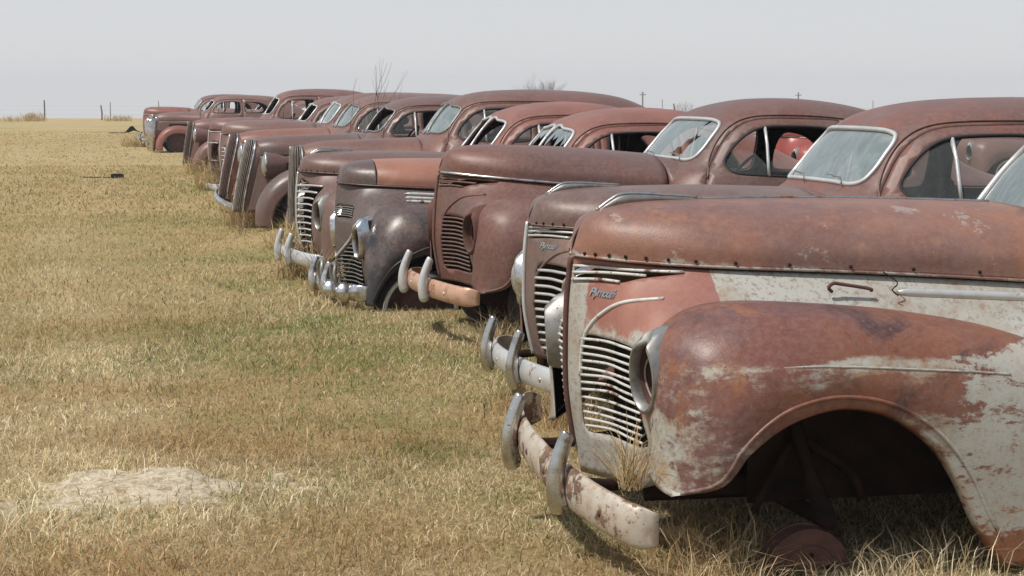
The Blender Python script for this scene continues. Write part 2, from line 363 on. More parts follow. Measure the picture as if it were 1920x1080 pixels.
def tag(o, label=None, cat=None, group=None, kind=None):
    for k, v in (('label', label), ('category', cat), ('group', group), ('kind', kind)):
        if v: o[k] = v
    return o
def empty(name, loc, rot=(0, 0, 0), parent=None):
    o = bpy.data.objects.new(name, None); COL.objects.link(o); o.location = loc; o.rotation_euler = rot; o.empty_display_size = .3
    if parent: o.parent = parent
    return o
def vnoise(x, y, scale, seed, octs=4):
    out = 0; amp = 1; tot = 0
    for o in range(octs):
        g = np.random.default_rng(seed + o).random((64, 64)); X = x / scale * 2**o; Y = y / scale * 2**o
        i = np.floor(X).astype(int); j = np.floor(Y).astype(int); fx = X - i; fy = Y - j; fx = fx * fx * (3 - 2 * fx); fy = fy * fy * (3 - 2 * fy)
        a = g[i % 64, j % 64]; b = g[(i + 1) % 64, j % 64]; c = g[i % 64, (j + 1) % 64]; d = g[(i + 1) % 64, (j + 1) % 64]
        out = out + amp * ((a * (1 - fx) + b * fx) * (1 - fy) + (c * (1 - fx) + d * fx) * fy); tot += amp; amp *= .5
    return out / tot

# ------------------------------------------------------------------ ground
def at(px, py, z=0.0):
    """ground point under a pixel of the photograph (used once, to survey positions)"""
    y = py - HORIZON; Y = (EYE - z) * FPX / y * 1.0
    d = np.array([(px - 960), FPX * math.cos(PITCH) - (540 - py) * -math.sin(PITCH) * 1, 0]); 
    up = 540 - py; dy = FPX * math.cos(PITCH) + up * math.sin(PITCH); dz = -FPX * math.sin(PITCH) + up * math.cos(PITCH)
    t = (z - EYE) / dz; return ((px - 960) * t, dy * t)
def soil_shape(X, Y):
    cx, cy = at(285, 925); ang = .12
    dx, dy = X - cx, Y - cy; a = (dx * math.cos(ang) + dy * math.sin(ang)) / .50; b = (-dx * math.sin(ang) + dy * math.cos(ang)) / .42
    r = np.hypot(a, b) + (vnoise(X, Y, .4, 40, 4) - .5) * 1.9 + (vnoise(X, Y, .07, 44, 3) - .5) * .9
    cx2, cy2 = at(135, 955); r2 = np.hypot((X - cx2) / .46, (Y - cy2) / .34) + (vnoise(X, Y, .25, 52, 5) - .5) * 2.8
    return np.clip(np.maximum(1.1 - r, .62 - r2), 0, 1)
def terrain(X, Y):
    X = np.asarray(X, float); Y = np.asarray(Y, float)
    z = (vnoise(X, Y, 5, 3, 3) - .5) * .05 + (vnoise(X, Y, .6, 9, 3) - .5) * .03
    s = soil_shape(X, Y); z = z + np.minimum(s, .5) * .018 + np.clip(s - .1, 0, .45) * (vnoise(X, Y, .22, 60, 5) - .35) * .16
    sx_, sy_ = at(330, 905); z = z + .05 * np.exp(-(((X - sx_) / .16) ** 2 + ((Y - sy_) / .14) ** 2))
    hx, hy = at(565, 462); z = z + .20 * np.exp(-(((X - hx) / .75) ** 2 + ((Y - hy) / .6) ** 2))
    z = z + .10 * np.exp(-((Y - 128) / 14) ** 2) * (1 + .8 * np.sin(X * .11 + 1)) * .5
    far = np.clip(Y - 133, 0, None) + np.clip(np.abs(X) - 260, 0, None) * .5 + np.clip(-Y - 30, 0, None) * .5
    return z - np.minimum(far, 60) ** 2 * .0004 - np.clip(far - 60, 0, None) * .048
def greenness(X, Y):
    g = vnoise(X, Y, 2.4, 21, 4) * .6 + vnoise(X, Y, .45, 25, 3) * .4
    sp = 0
    for px, py, r in ((640, 900, .30), (440, 935, .22), (1090, 985, .25), (120, 965, .3), (980, 925, .3), (690, 545, .9), (560, 525, .7), (1000, 600, .6), (520, 600, .7), (850, 850, .25), (560, 690, .5)):
        cx, cy = at(px, py); sp = sp + np.exp(-(((X - cx) / r) ** 2 + ((Y - cy) / (r * 1.4)) ** 2)) * (.2 + .8 * np.clip((vnoise(X, Y, .12, 29, 3) - .35) * 3, 0, 1))
    return np.clip(sp * .55, 0, .6) + np.clip((g - .47) * 5.0, 0, 1) * (.20 + .50 * np.exp(-((X - (.1 - .19 * (Y - 7))) / 1.7) ** 2) * (Y < 40))
def ruts(X, Y):
    c = -3.6 - .215 * (Y - 12) + .25 * np.sin(Y * .22); k = vnoise(X, Y, 1.6, 71, 3)
    return (np.exp(-((X - c - .8) / .35) ** 2) + np.exp(-((X - c + .8) / .35) ** 2)) * np.clip(k * 2 - .3, 0, 1)
def axis(lims):
    out = [lims[0][0]]
    for a, b, st in lims: out += list(np.arange(a + st, b + st * .5, st))
    return np.array(out)
gx = axis([(-900, -300, 60), (-300, -60, 20), (-60, -15, 3), (-15, -4, .4), (-4, 3, .03), (3, 12, .3), (12, 60, 3), (60, 300, 20), (300, 900, 60)])
gy = axis([(-400, -100, 60), (-100, 0, 20), (0, 5, .5), (5, 12, .03), (12, 24, .2), (24, 40, .6), (40, 120, 2), (120, 200, 3), (200, 400, 20), (400, 700, 60)])
GX, GY = np.meshgrid(gx, gy, indexing='ij'); GZ = terrain(GX, GY)
gm = bpy.data.meshes.new('ground')
n, m = GX.shape; idx = np.arange(n * m).reshape(n, m)
F_ = np.stack((idx[:-1, :-1], idx[1:, :-1], idx[1:, 1:], idx[:-1, 1:]), -1).reshape(-1, 4)
gm.vertices.add(n * m); gm.vertices.foreach_set('co', np.stack((GX, GY, GZ), -1).ravel())
gm.loops.add(F_.size); gm.loops.foreach_set('vertex_index', F_.ravel()); gm.polygons.add(len(F_))
gm.polygons.foreach_set('loop_start', np.arange(0, F_.size, 4)); gm.update(calc_edges=True)
gm.polygons.foreach_set('use_smooth', [True] * len(F_))
at1 = gm.attributes.new('green', 'FLOAT', 'POINT'); at1.data.foreach_set('value', greenness(GX, GY).ravel())
at3 = gm.attributes.new('rut', 'FLOAT', 'POINT'); at3.data.foreach_set('value', ruts(GX, GY).ravel())
at2 = gm.attributes.new('soil', 'FLOAT', 'POINT'); at2.data.foreach_set('value', soil_shape(GX, GY).ravel())
t = NT('dry_turf')
ag = t.n('ShaderNodeAttribute'); ag.attribute_name = 'green'; as_ = t.n('ShaderNodeAttribute'); as_.attribute_name = 'soil'
c = t.mix(t.step(t.noise(.35, 5, .6), .35, .65), (.40, .30, .145), (.47, .365, .19))
c = t.mix(t.m_('MULTIPLY', t.step(t.noise(.09, 4, .6, (3, 3, 3), (1, .35, 1)), .48, .66), .6), c, (.40, .285, .135))
c = t.mix(t.m_('MULTIPLY', t.step(t.noise(14, 6, .75), .42, .7), .45), c, (.22, .15, .07))
c = t.mix(t.m_('MULTIPLY', t.step(t.noise(60, 4, .7), .45, .75), .5), c, (.52, .43, .25))
c = t.mix(t.m_('MULTIPLY', t.step(t.noise(.12, 4, .6, (9, 1, 3), (1, .5, 1)), .52, .7), .35), c, (.26, .27, .12))
c = t.mix(t.m_('MULTIPLY', ag.outputs['Fac'], .75), c, (.17, .20, .065))
ar = t.n('ShaderNodeAttribute'); ar.attribute_name = 'rut'
c = t.mix(t.m_('MULTIPLY', ar.outputs['Fac'], .6), c, (.52, .42, .26))
soilc = t.mix(t.step(t.noise(22, 7, .8), .42, .62), (.78, .68, .51), (.43, .33, .21))
c = t.mix(t.step(t.m_('ADD', as_.outputs['Fac'], t.m_('MULTIPLY', t.m_('SUBTRACT', t.noise(16, 6, .8), .5), 1.1)), .10, .34), c, soilc)
t.bump(t.m_('ADD', t.noise(50, 6, .75), t.m_('MULTIPLY', t.noise(220, 3, .6), .5)), .9, .02)
t.fin(c, .95, 0, .1)
ground = link('ground', gm, t.m); tag(ground, 'dry pasture of mown tan grass rising to a low crest', 'ground', kind='structure')

# grass blades
t = NT('grass_blades'); t.t.nodes.remove(t.b)
aa = t.n('ShaderNodeAttribute'); aa.attribute_name = 'Col'
df = t.n('ShaderNodeBsdfDiffuse'); tl = t.n('ShaderNodeBsdfTranslucent'); ms = t.n('ShaderNodeMixShader'); ms.inputs[0].default_value = .35
t.t.links.new(aa.outputs['Color'], df.inputs[0]); t.t.links.new(aa.outputs['Color'], tl.inputs[0])
t.t.links.new(df.outputs[0], ms.inputs[1]); t.t.links.new(tl.outputs[0], ms.inputs[2]); t.t.links.new(ms.outputs[0], t.out.inputs[0])
M['blades'] = t.m
TANS = np.array([(.52, .43, .265), (.60, .52, .36), (.42, .325, .19), (.72, .65, .49), (.33, .245, .145), (.51, .40, .22), (.23, .17, .105)])
GREENS = np.array([(.19, .23, .07), (.26, .28, .10), (.15, .19, .055)])
def blades(name, X, Y, h, wd, lean, green, parent=None, base=None, rng=RNG):
    N = len(X); a = rng.random(N) * 2 * math.pi; ln = lean * (.3 + rng.random(N)); H = h * (.45 + .8 * rng.random(N)) ; W = wd * (.6 + .7 * rng.random(N))
    z0 = terrain(X, Y) - .006 if base is None else base
    fa = rng.random(N) * 2 * math.pi; sxx, syy = np.cos(fa) * W / 2, np.sin(fa) * W / 2
    dx, dy = np.cos(a) * H * ln, np.sin(a) * H * ln; hz = H / np.sqrt(1 + ln ** 2 * .6)
    P = np.zeros((N, 5, 3))
    P[:, 0] = np.stack((X - sxx, Y - syy, z0), 1); P[:, 1] = np.stack((X + sxx, Y + syy, z0), 1)
    P[:, 2] = np.stack((X + dx * .35 + sxx * .8, Y + dy * .35 + syy * .8, z0 + hz * .62), 1); P[:, 3] = np.stack((X + dx * .35 - sxx * .8, Y + dy * .35 - syy * .8, z0 + hz * .62), 1)
    P[:, 4] = np.stack((X + dx, Y + dy, z0 + hz * (1 - .25 * np.minimum(ln, 1.5))), 1)
    me = bpy.data.meshes.new(name); me.vertices.add(N * 5); me.vertices.foreach_set('co', P.ravel())
    k = np.arange(N)[:, None] * 5; L = np.concatenate((k + [0, 1, 2, 3], k + [3, 2, 4]), 1)
    me.loops.add(N * 7); me.loops.foreach_set('vertex_index', L.ravel()); me.polygons.add(N * 2)
    ls = np.stack((np.arange(N) * 7, np.arange(N) * 7 + 4), 1).ravel(); me.polygons.foreach_set('loop_start', ls); me.update(calc_edges=True)
    col = TANS[rng.choice(len(TANS), N, p=[.22, .2, .15, .13, .1, .13, .07])]; isg = rng.random(N) < green
    br = vnoise(X, Y, 1.3, 91, 4)[:, None]; st = vnoise(X, Y, 3.1, 95, 3)[:, None]; col = col * np.clip(1.30 - .75 * np.clip((br - .38) * 3, 0, 1) * np.array([.55, .75, .95]), .4, 1.3) ; col = col * (1 + .3 * (st - .5)) * (1 + .15 * np.minimum(ruts(X, Y), 1))[:, None]
    kf = np.clip((Y - 8) / 18, 0, .82)[:, None]; col = col * (1 - kf) + np.array([.50, .385, .20]) * (.82 + .36 * br) * kf
    col[isg] = GREENS[rng.integers(0, 3, isg.sum())]; col = col * (1 - .2 * (1 - kf) + .4 * (1 - kf) * rng.random((N, 1)))
    C4 = np.ones((N, 5, 4)); C4[:, :, :3] = col[:, None]
    ca = me.color_attributes.new('Col', 'FLOAT_COLOR', 'POINT'); ca.data.foreach_set('color', C4.ravel())
    return link(name, me, M['blades'], parent)
def field(y0, y1, dens, h, wd, lean):
    half = lambda y: .29 * y + .9
    N = int(dens * (half(y0) + half(y1)) * (y1 - y0)); N = int(N)
    Y = y0 + (y1 - y0) * RNG.random(N); X = (RNG.random(N) * 2 - 1) * half(y1); ok = np.abs(X) < half(Y); X, Y = X[ok], Y[ok]
    s = soil_shape(X, Y); cl = vnoise(X, Y, .22, 77, 2); ok = (RNG.random(len(X)) > np.minimum(s * 2.2, .94)) & (RNG.random(len(X)) < .35 + 1.1 * cl); X, Y = X[ok], Y[ok]
    hh = h * (.5 + 1.0 * vnoise(X, Y, .5, 31, 3)); return X, Y, hh, np.full(len(X), wd), np.full(len(X), lean)
parts = [field(5.5, 9, 8500, .050, .0040, 1.5), field(5.5, 9, 700, .095, .0034, .9), field(9, 15, 3200, .052, .0055, 1.4), field(9, 15, 160, .10, .0045, .8),
         field(15, 26, 1000, .056, .009, 1.2), field(26, 45, 260, .065, .018, 1.1), field(45, 90, 40, .055, .028, 1.3)]
X, Y, H, W_, L_ = [np.concatenate(k) for k in zip(*parts)]
g_ = np.clip(greenness(X, Y) * .58, 0, .6) + .04
grass = blades('grass', X, Y, H, W_, L_, g_)
tag(grass, 'short dry tan grass with green shoots covering the pasture', 'grass', kind='stuff')

# ------------------------------------------------------------------ the old cars
def hood_grid(rows):
    """rows of (x, [(y,z)...centre to seam]) or full xyz"""
    G = []
    for r in rows:
        G.append([(r[0], -a, b) if len(r) == 2 and not hasattr(r[1][0], '__len__') else (r[0], -p[0], p[1]) for p in r[1]] if len(r) == 2 else r)
    return np.array(G, float)

HOOD40 = np.array([
 [(.035, 0, 1.135), (.022, -.014, 1.112), (.012, -.020, 1.085), (.004, -.018, 1.058), (-.004, -.006, 1.034)],
 [(.07, 0, 1.178), (.06, -.075, 1.163), (.058, -.122, 1.125), (.058, -.142, 1.08), (.058, -.142, 1.032)],
 [(.20, 0, 1.214), (.20, -.125, 1.198), (.20, -.215, 1.152), (.20, -.258, 1.09), (.20, -.263, 1.022)],
 [(.45, 0, 1.226), (.45, -.175, 1.208), (.45, -.305, 1.158), (.45, -.368, 1.08), (.45, -.378, 1.010)],
 [(.90, 0, 1.224), (.90, -.22, 1.206), (.90, -.372, 1.150), (.90, -.450, 1.068), (.90, -.462, .985)],
 [(1.42, 0, 1.20), (1.42, -.26, 1.184), (1.42, -.44, 1.128), (1.42, -.535, 1.045), (1.42, -.555, .945)]])
COWL40 = np.array([
 [(1.425, 0, 1.198), (1.425, -.26, 1.182), (1.425, -.44, 1.126), (1.425, -.535, 1.043), (1.425, -.557, .93)],
 [(1.58, 0, 1.175), (1.58, -.30, 1.158), (1.58, -.50, 1.105), (1.58, -.62, 1.03), (1.58, -.66, .90)],
 [(1.85, 0, 1.15), (1.85, -.35, 1.13), (1.85, -.58, 1.08), (1.85, -.71, 1.0), (1.85, -.77, .87)]])
SHELL40 = np.array([   # columns from the prow backwards, rows downwards
 [(.004, 0, 1.022), (.062, -.125, 1.020), (.20, -.245, 1.010), (.45, -.362, .998), (.90, -.447, .972), (1.42, -.545, .93)],
 [(-.006, 0, .93), (.052, -.145, .93), (.165, -.285, .93), (.37, -.425, .925), (.88, -.505, .905), (1.42, -.60, .86)],
 [(-.012, 0, .85), (.046, -.17, .85), (.125, -.345, .85), (.27, -.50, .85), (.80, -.57, .83), (1.42, -.66, .78)],
 [(-.015, 0, .72), (.042, -.20, .72), (.088, -.40, .72), (.15, -.58, .72), (.34, -.70, .72), (.55, -.74, .72)],
 [(-.012, 0, .58), (.048, -.21, .58), (.098, -.41, .58), (.16, -.60, .58), (.30, -.72, .58), (.45, -.76, .58)],
 [(.010, 0, .45), (.066, -.21, .45), (.115, -.41, .45), (.17, -.61, .45), (.26, -.74, .45), (.36, -.80, .45)],
 [(.040, 0, .32), (.092, -.21, .32), (.138, -.41, .32), (.185, -.61, .32), (.23, -.74, .32), (.28, -.80, .32)]]).transpose(1, 0, 2)
FEND40 = np.array([
 [(.125, -.60, .330), (.125, -.65, .318), (.130, -.70, .308), (.138, -.75, .302), (.150, -.795, .298)],
 [(.125, -.63, .46), (.140, -.71, .455), (.180, -.81, .430), (.240, -.885, .385), (.285, -.91, .345)],
 [(.115, -.63, .62), (.135, -.72, .62), (.200, -.84, .595), (.295, -.915, .525), (.375, -.925, .450)],
 [(.130, -.60, .78), (.175, -.71, .79), (.265, -.84, .750), (.380, -.925, .640), (.470, -.925, .522)],
 [(.260, -.50, .870), (.305, -.65, .888), (.395, -.81, .840), (.480, -.920, .700), (.565, -.925, .565)],
 [(.450, -.46, .900), (.500, -.65, .907), (.570, -.82, .855), (.630, -.920, .720), (.690, -.925, .590)],
 [(.750, -.49, .886), (.780, -.67, .892), (.800, -.83, .836), (.815, -.918, .700), (.825, -.925, .572)],
 [(1.05, -.54, .855), (1.05, -.69, .858), (1.02, -.84, .790), (.975, -.918, .650), (.936, -.925, .516)],
 [(1.36, -.60, .800), (1.34, -.74, .790), (1.25, -.86, .710), (1.12, -.918, .560), (1.035, -.925, .430)],
 [(1.68, -.68, .68), (1.60, -.80, .66), (1.44, -.88, .57), (1.25, -.92, .43), (1.11, -.925, .315)],
 [(1.90, -.76, .47), (1.78, -.84, .44), (1.57, -.90, .36), (1.34, -.92, .26), (1.185, -.925, .165)],
 [(2.00, -.80, .10), (1.86, -.86, .08), (1.64, -.90, .05), (1.42, -.92, .03), (1.28, -.925, .03)]])
for _g in (HOOD40, SHELL40, FEND40): _g[..., 0] = 1.009 * _g[..., 0] + .035 * _g[..., 1] * np.clip(_g[..., 0] / .12, 0, 1)
SHELL40[1, :, 0] += .026; SHELL40[2, :, 0] += .008
FENDD = FEND40.copy()
FENDD[0] = [(.13, -.62, .17), (.10, -.69, .16), (.085, -.79, .155), (.09, -.86, .15), (.12, -.90, .15)]
FENDD[1] = [(.12, -.62, .36), (.10, -.70, .36), (.11, -.81, .345), (.145, -.885, .32), (.19, -.91, .295)]
FENDD[2] = [(.11, -.61, .56), (.11, -.72, .565), (.155, -.84, .54), (.225, -.915, .48), (.29, -.925, .42)]
FENDD[3] = [(.15, -.58, .74), (.18, -.71, .75), (.25, -.84, .71), (.34, -.92, .61), (.42, -.925, .50)]
FENDD[:, :, 2] -= .03 * (FENDD[:, :, 2] > .5)
# 1930s upright front: narrow hood, leaning shield grille, separate round fender
HOOD36 = np.array([
 [(.20, 0, 1.075), (.20, -.085, 1.062), (.205, -.155, 1.025), (.215, -.195, .965), (.225, -.205, .885)],
 [(.42, 0, 1.115), (.42, -.11, 1.10), (.42, -.20, 1.06), (.42, -.255, .985), (.42, -.265, .885)],
 [(.90, 0, 1.135), (.90, -.15, 1.12), (.90, -.26, 1.075), (.90, -.34, .995), (.90, -.36, .885)],
 [(1.42, 0, 1.15), (1.42, -.21, 1.135), (1.42, -.37, 1.085), (1.42, -.48, 1.0), (1.42, -.515, .885)]])
COWL36 = np.array([
 [(1.425, 0, 1.148), (1.425, -.21, 1.133), (1.425, -.37, 1.083), (1.425, -.48, .998), (1.425, -.515, .86)],
 [(1.58, 0, 1.15), (1.58, -.28, 1.135), (1.58, -.47, 1.08), (1.58, -.60, 1.0), (1.58, -.64, .86)],
 [(1.85, 0, 1.15), (1.85, -.35, 1.13), (1.85, -.58, 1.08), (1.85, -.71, 1.0), (1.85, -.77, .86)]])
SHELL36 = np.array([
 [(.225, -.203, .88), (.40, -.262, .88), (.85, -.35, .88), (1.42, -.512, .88)],
 [(.19, -.215, .72), (.38, -.275, .72), (.85, -.37, .72), (1.42, -.54, .72)],
 [(.15, -.215, .55), (.35, -.29, .55), (.85, -.40, .55), (1.42, -.56, .55)],
 [(.11, -.20, .38), (.33, -.30, .38), (.85, -.42, .38), (1.42, -.58, .38)],
 [(.07, -.16, .22), (.30, -.30, .22), (.85, -.43, .22), (1.42, -.58, .22)]]).transpose(1, 0, 2)
def fend36():
    G = []
    for k in range(12):
        a = R(-8 + 196 * k / 11); c, s = -math.cos(a), math.sin(a); bk = 1.45 if c > 0 else 1.0
        G.append([(.74 + .50 * c * bk, -.42, .14 + .50 * s), (.72 + .60 * c * bk, -.55, .15 + .60 * s), (.71 + .61 * c * bk, -.74, .15 + .61 * s), (.71 + .55 * c * bk, -.87, .14 + .54 * s), (.72 + .44 * c * bk, -.91, .12 + .43 * s)])
    return np.array(G)
FEND36 = fend36()
def rearf():
    G = []
    for k in range(11):
        a = R(-5 + 190 * k / 10); c, s = -math.cos(a), math.sin(a); bk = 1.25 if c > 0 else 1.0
        G.append([(3.70 + .70 * c * bk, -.76, .10 + .72 * s), (3.70 + .68 * c * bk, -.84, .10 + .70 * s), (3.70 + .60 * c * bk, -.91, .10 + .60 * s), (3.70 + .48 * c * bk, -.935, .10 + .46 * s), (3.70 + .40 * c, -.935, .08 + .38 * s)])
    return np.array(G)
FENDR = rearf()
LEV = dict(z=[.28, .55, .80, .97, 1.08, 1.15, 1.24, 1.34, 1.43, 1.505, 1.555, 1.588, 1.604, 1.610],
           w=[.80, .85, .855, .815, .780, .755, .725, .685, .635, .565, .470, .340, .185, .0],
           f=[1.36, 1.36, 1.36, 1.38, 1.44, 1.530, 1.595, 1.665, 1.745, 1.840, 1.975, 2.15, 2.38, 2.65],
           r=[4.55, 4.72, 4.74, 4.66, 4.54, 4.44, 4.30, 4.13, 3.95, 3.76, 3.55, 3.28, 2.98, 2.65],
           n=[5, 5, 5, 5, 4.7, 4.4, 4.3, 4.2, 4.0, 3.6, 3.1, 2.6, 2.2, 2.0])
class Body:
    XC = 2.65
    def __init__(s, dx=0, dz=0, hs=1, ws=1, round_=0, coupe=False):
        L = {k: np.array(v, float) for k, v in LEV.items()}
        s.L = L; L['z'] = np.where(L['z'] > 1.0, 1.0 + (L['z'] - 1.0) * hs, L['z']) + dz * (L['z'] > .5); L['w'] = L['w'] * ws
        s.t = np.linspace(0, 1, len(L['z'])); s.dx = dx
        if coupe:
            L['r'] = np.array([4.5, 4.68, 4.68, 4.55, 4.22, 3.85, 3.62, 3.45, 3.28, 3.10, 2.92, 2.74, 2.58, 2.45]); L['f'][-3:] = (2.12, 2.28, 2.45); s.XC = 2.45
        L['n'] = L['n'] - round_ * (L['z'] > 1.1)
        s.ph = np.linspace(0, math.pi / 2, 600)
    def lv(s, t):
        return [cr_eval(s.L[k], t) for k in ('z', 'w', 'f', 'r', 'n')]
    def __call__(s, p, t):
        z, wd, f, r, n = s.lv(t); c, si = np.cos(p), np.sin(p)
        n = np.where(c < 0, np.minimum(n, 2.9), n) ; n = np.where(z < 1.0, np.where(c < 0, 3.4, n), n)
        # blend the exponent across the sides so the contour stays smooth
        den = (np.abs(c) ** n + np.abs(si) ** n) ** (1 / n); ax = np.where(c > 0, s.XC - f, r - s.XC)
        x = s.XC - ax * c / den; return np.stack((x + s.dx, -wd * si / den, z), 1)
    def tz(s, z):
        T = np.linspace(0, 1, 1500); Z = cr_eval(s.L['z'], T); return np.interp(z, Z, T)
    def side(s, pts):
        """domain points of (x,z) points on the near side"""
        out = []
        for x, z in pts:
            t_ = s.tz(z); ph = np.linspace(.02, math.pi - .02, 1400); q = s(ph, np.full(1400, t_)); out.append((np.interp(x, q[:, 0], ph), t_))
        return np.array(out)
    def front(s, pts, back=False):
        out = []
        for y, z in pts:
            t_ = s.tz(z); ph = np.linspace(-math.pi / 2 + .02, math.pi / 2 - .02, 1400); q = s(ph + (math.pi if back else 0), np.full(1400, t_))
            yy = q[:, 1]; k = np.argsort(yy); out.append((np.interp(y, yy[k], ph[k]) , t_))
        return np.array(out)
    def norm(s, p, t, e=.004):
        a = s(p + e, t) - s(p - e, t); b = s(p, np.minimum(t + e, 1)) - s(p, t - e); n = np.cross(b, a); n /= np.linalg.norm(n, axis=1)[:, None] + 1e-12
        P = s(p, t); out = P - np.array([s.XC + s.dx, 0, .9]); sg = np.sign((n * out).sum(1)); return n * sg[:, None]

DOOR = [(1.60, .45), (1.59, .80), (1.61, 1.04), (1.695, 1.20), (1.775, 1.32), (1.87, 1.405), (1.98, 1.452), (2.13, 1.468), (2.35, 1.472), (2.55, 1.470), (2.58, 1.44), (2.585, 1.2), (2.585, .8), (2.58, .45), (2.3, .44), (1.9, .44)]
WIN = [(1.755, 1.185), (1.765, 1.13), (1.82, 1.10), (1.98, 1.094), (2.20, 1.09), (2.42, 1.09), (2.50, 1.115), (2.515, 1.22), (2.51, 1.34), (2.48, 1.405), (2.38, 1.42), (2.15, 1.417), (2.02, 1.403), (1.92, 1.36), (1.83, 1.285)]
QWIN = [(2.67, 1.12), (2.74, 1.095), (3.0, 1.095), (3.2, 1.105), (3.32, 1.14), (3.34, 1.20), (3.27, 1.29), (3.15, 1.365), (3.0, 1.40), (2.78, 1.41), (2.68, 1.38), (2.655, 1.25)]
WSHALF = [(-.025, 1.180), (-.25, 1.176), (-.43, 1.170), (-.505, 1.187), (-.525, 1.24), (-.515, 1.33), (-.49, 1.395), (-.43, 1.430), (-.26, 1.444), (-.025, 1.448)]
QWINC = [(2.67, 1.13), (2.72, 1.10), (2.90, 1.10), (3.02, 1.12), (3.05, 1.17), (2.99, 1.27), (2.90, 1.34), (2.80, 1.375), (2.70, 1.37), (2.66, 1.25)]
RWIN = [(-.04, 1.26), (-.22, 1.26), (-.34, 1.28), (-.37, 1.33), (-.33, 1.39), (-.2, 1.41), (-.04, 1.41)]

GR40 = [(-.085, .742), (-.22, .750), (-.36, .750), (-.465, .735), (-.49, .68), (-.495, .58), (-.50, .50), (-.52, .415), (-.35, .402), (-.20, .402), (-.075, .405), (-.07, .5), (-.075, .62)]
VENT40 = [(-.03, .998), (-.16, .996), (-.34, .988), (-.27, .965), (-.215, .945), (-.12, .944), (-.03, .944)]

def on(shell, y, z, lift=.0):
    """point(s) on a front shell at (y,z) on the near half"""
    u, v = shell.inv(np.stack((y, z), 1), (1, 2), .62); P = shell(u, v); nn = shell.norm(u, v); sg = np.where(nn[:, 0] > 0, -1, 1); return P + nn * (sg * lift)[:, None]

def make_wheel(car, x, y, kind, z=.30, r=.335):
    """y>0 outward on the far side"""
    sgn = -1 if y < 0 else 1
    if kind == 'none': return
    if kind == 'drum':
        w_ = empty('wheel_hub', (x, y, z), parent=car)
        MB().lathe([(0, .02), (.035, .022), (.05, .012), (.095, .014), (.10, .004), (.135, .004), (.14, .0), (.150, -.004), (.152, -.07), (.158, -.072), (.158, -.085), (.0, -.085)], (0, 0, 0), 'y', 40, 1, 1).build('brake_drum', M['drum'], w_, sharp=35)
        if y < 0:
            for p in w_.children: p.scale = (1, -1, 1)
        for k in range(5):
            a = 2 * math.pi * k / 5 + .3; b = MB().lathe([(0, .012), (.008, .012), (.009, 0)], (.065 * math.cos(a), .008, .065 * math.sin(a)), 'y', 10).build('wheel_stud', M['shade_rust'], w_, sharp=40)
            if y < 0: b.scale = (1, -1, 1)
        return
    w_ = empty('wheel', (x, y, z), parent=car)
    ty = MB().lathe([(.215, .055), (.225, .072), (.26, .082), (.30, .078), (.325, .06), (r, .045), (r + .002, .02), (r + .002, -.02), (r, -.045), (.325, -.06), (.30, -.078), (.26, -.082), (.225, -.072), (.215, -.055)], (0, 0, 0), 'y', 48).build('tyre', M['tyre'], w_, sharp=30)
    rm = MB().lathe([(.222, .062), (.228, .068), (.22, .055), (.205, .045), (.195, .01), (.15, .0), (.12, .025), (.085, .03), (.075, .045), (.05, .055), (0, .058)], (0, 0, 0), 'y', 48).build('rim', M['drum'], w_, sharp=35)
    if kind == 'ring':
        rg = MB().lathe([(.275, .084), (.290, .090), (.262, .088), (.250, .074)], (0, 0, 0), 'y', 48).build('trim_ring', M['white_ring'], w_, solid=.003)
        if y < 0: rg.scale = (1, -1, 1)
    if y < 0: rm.scale = (1, -1, 1)

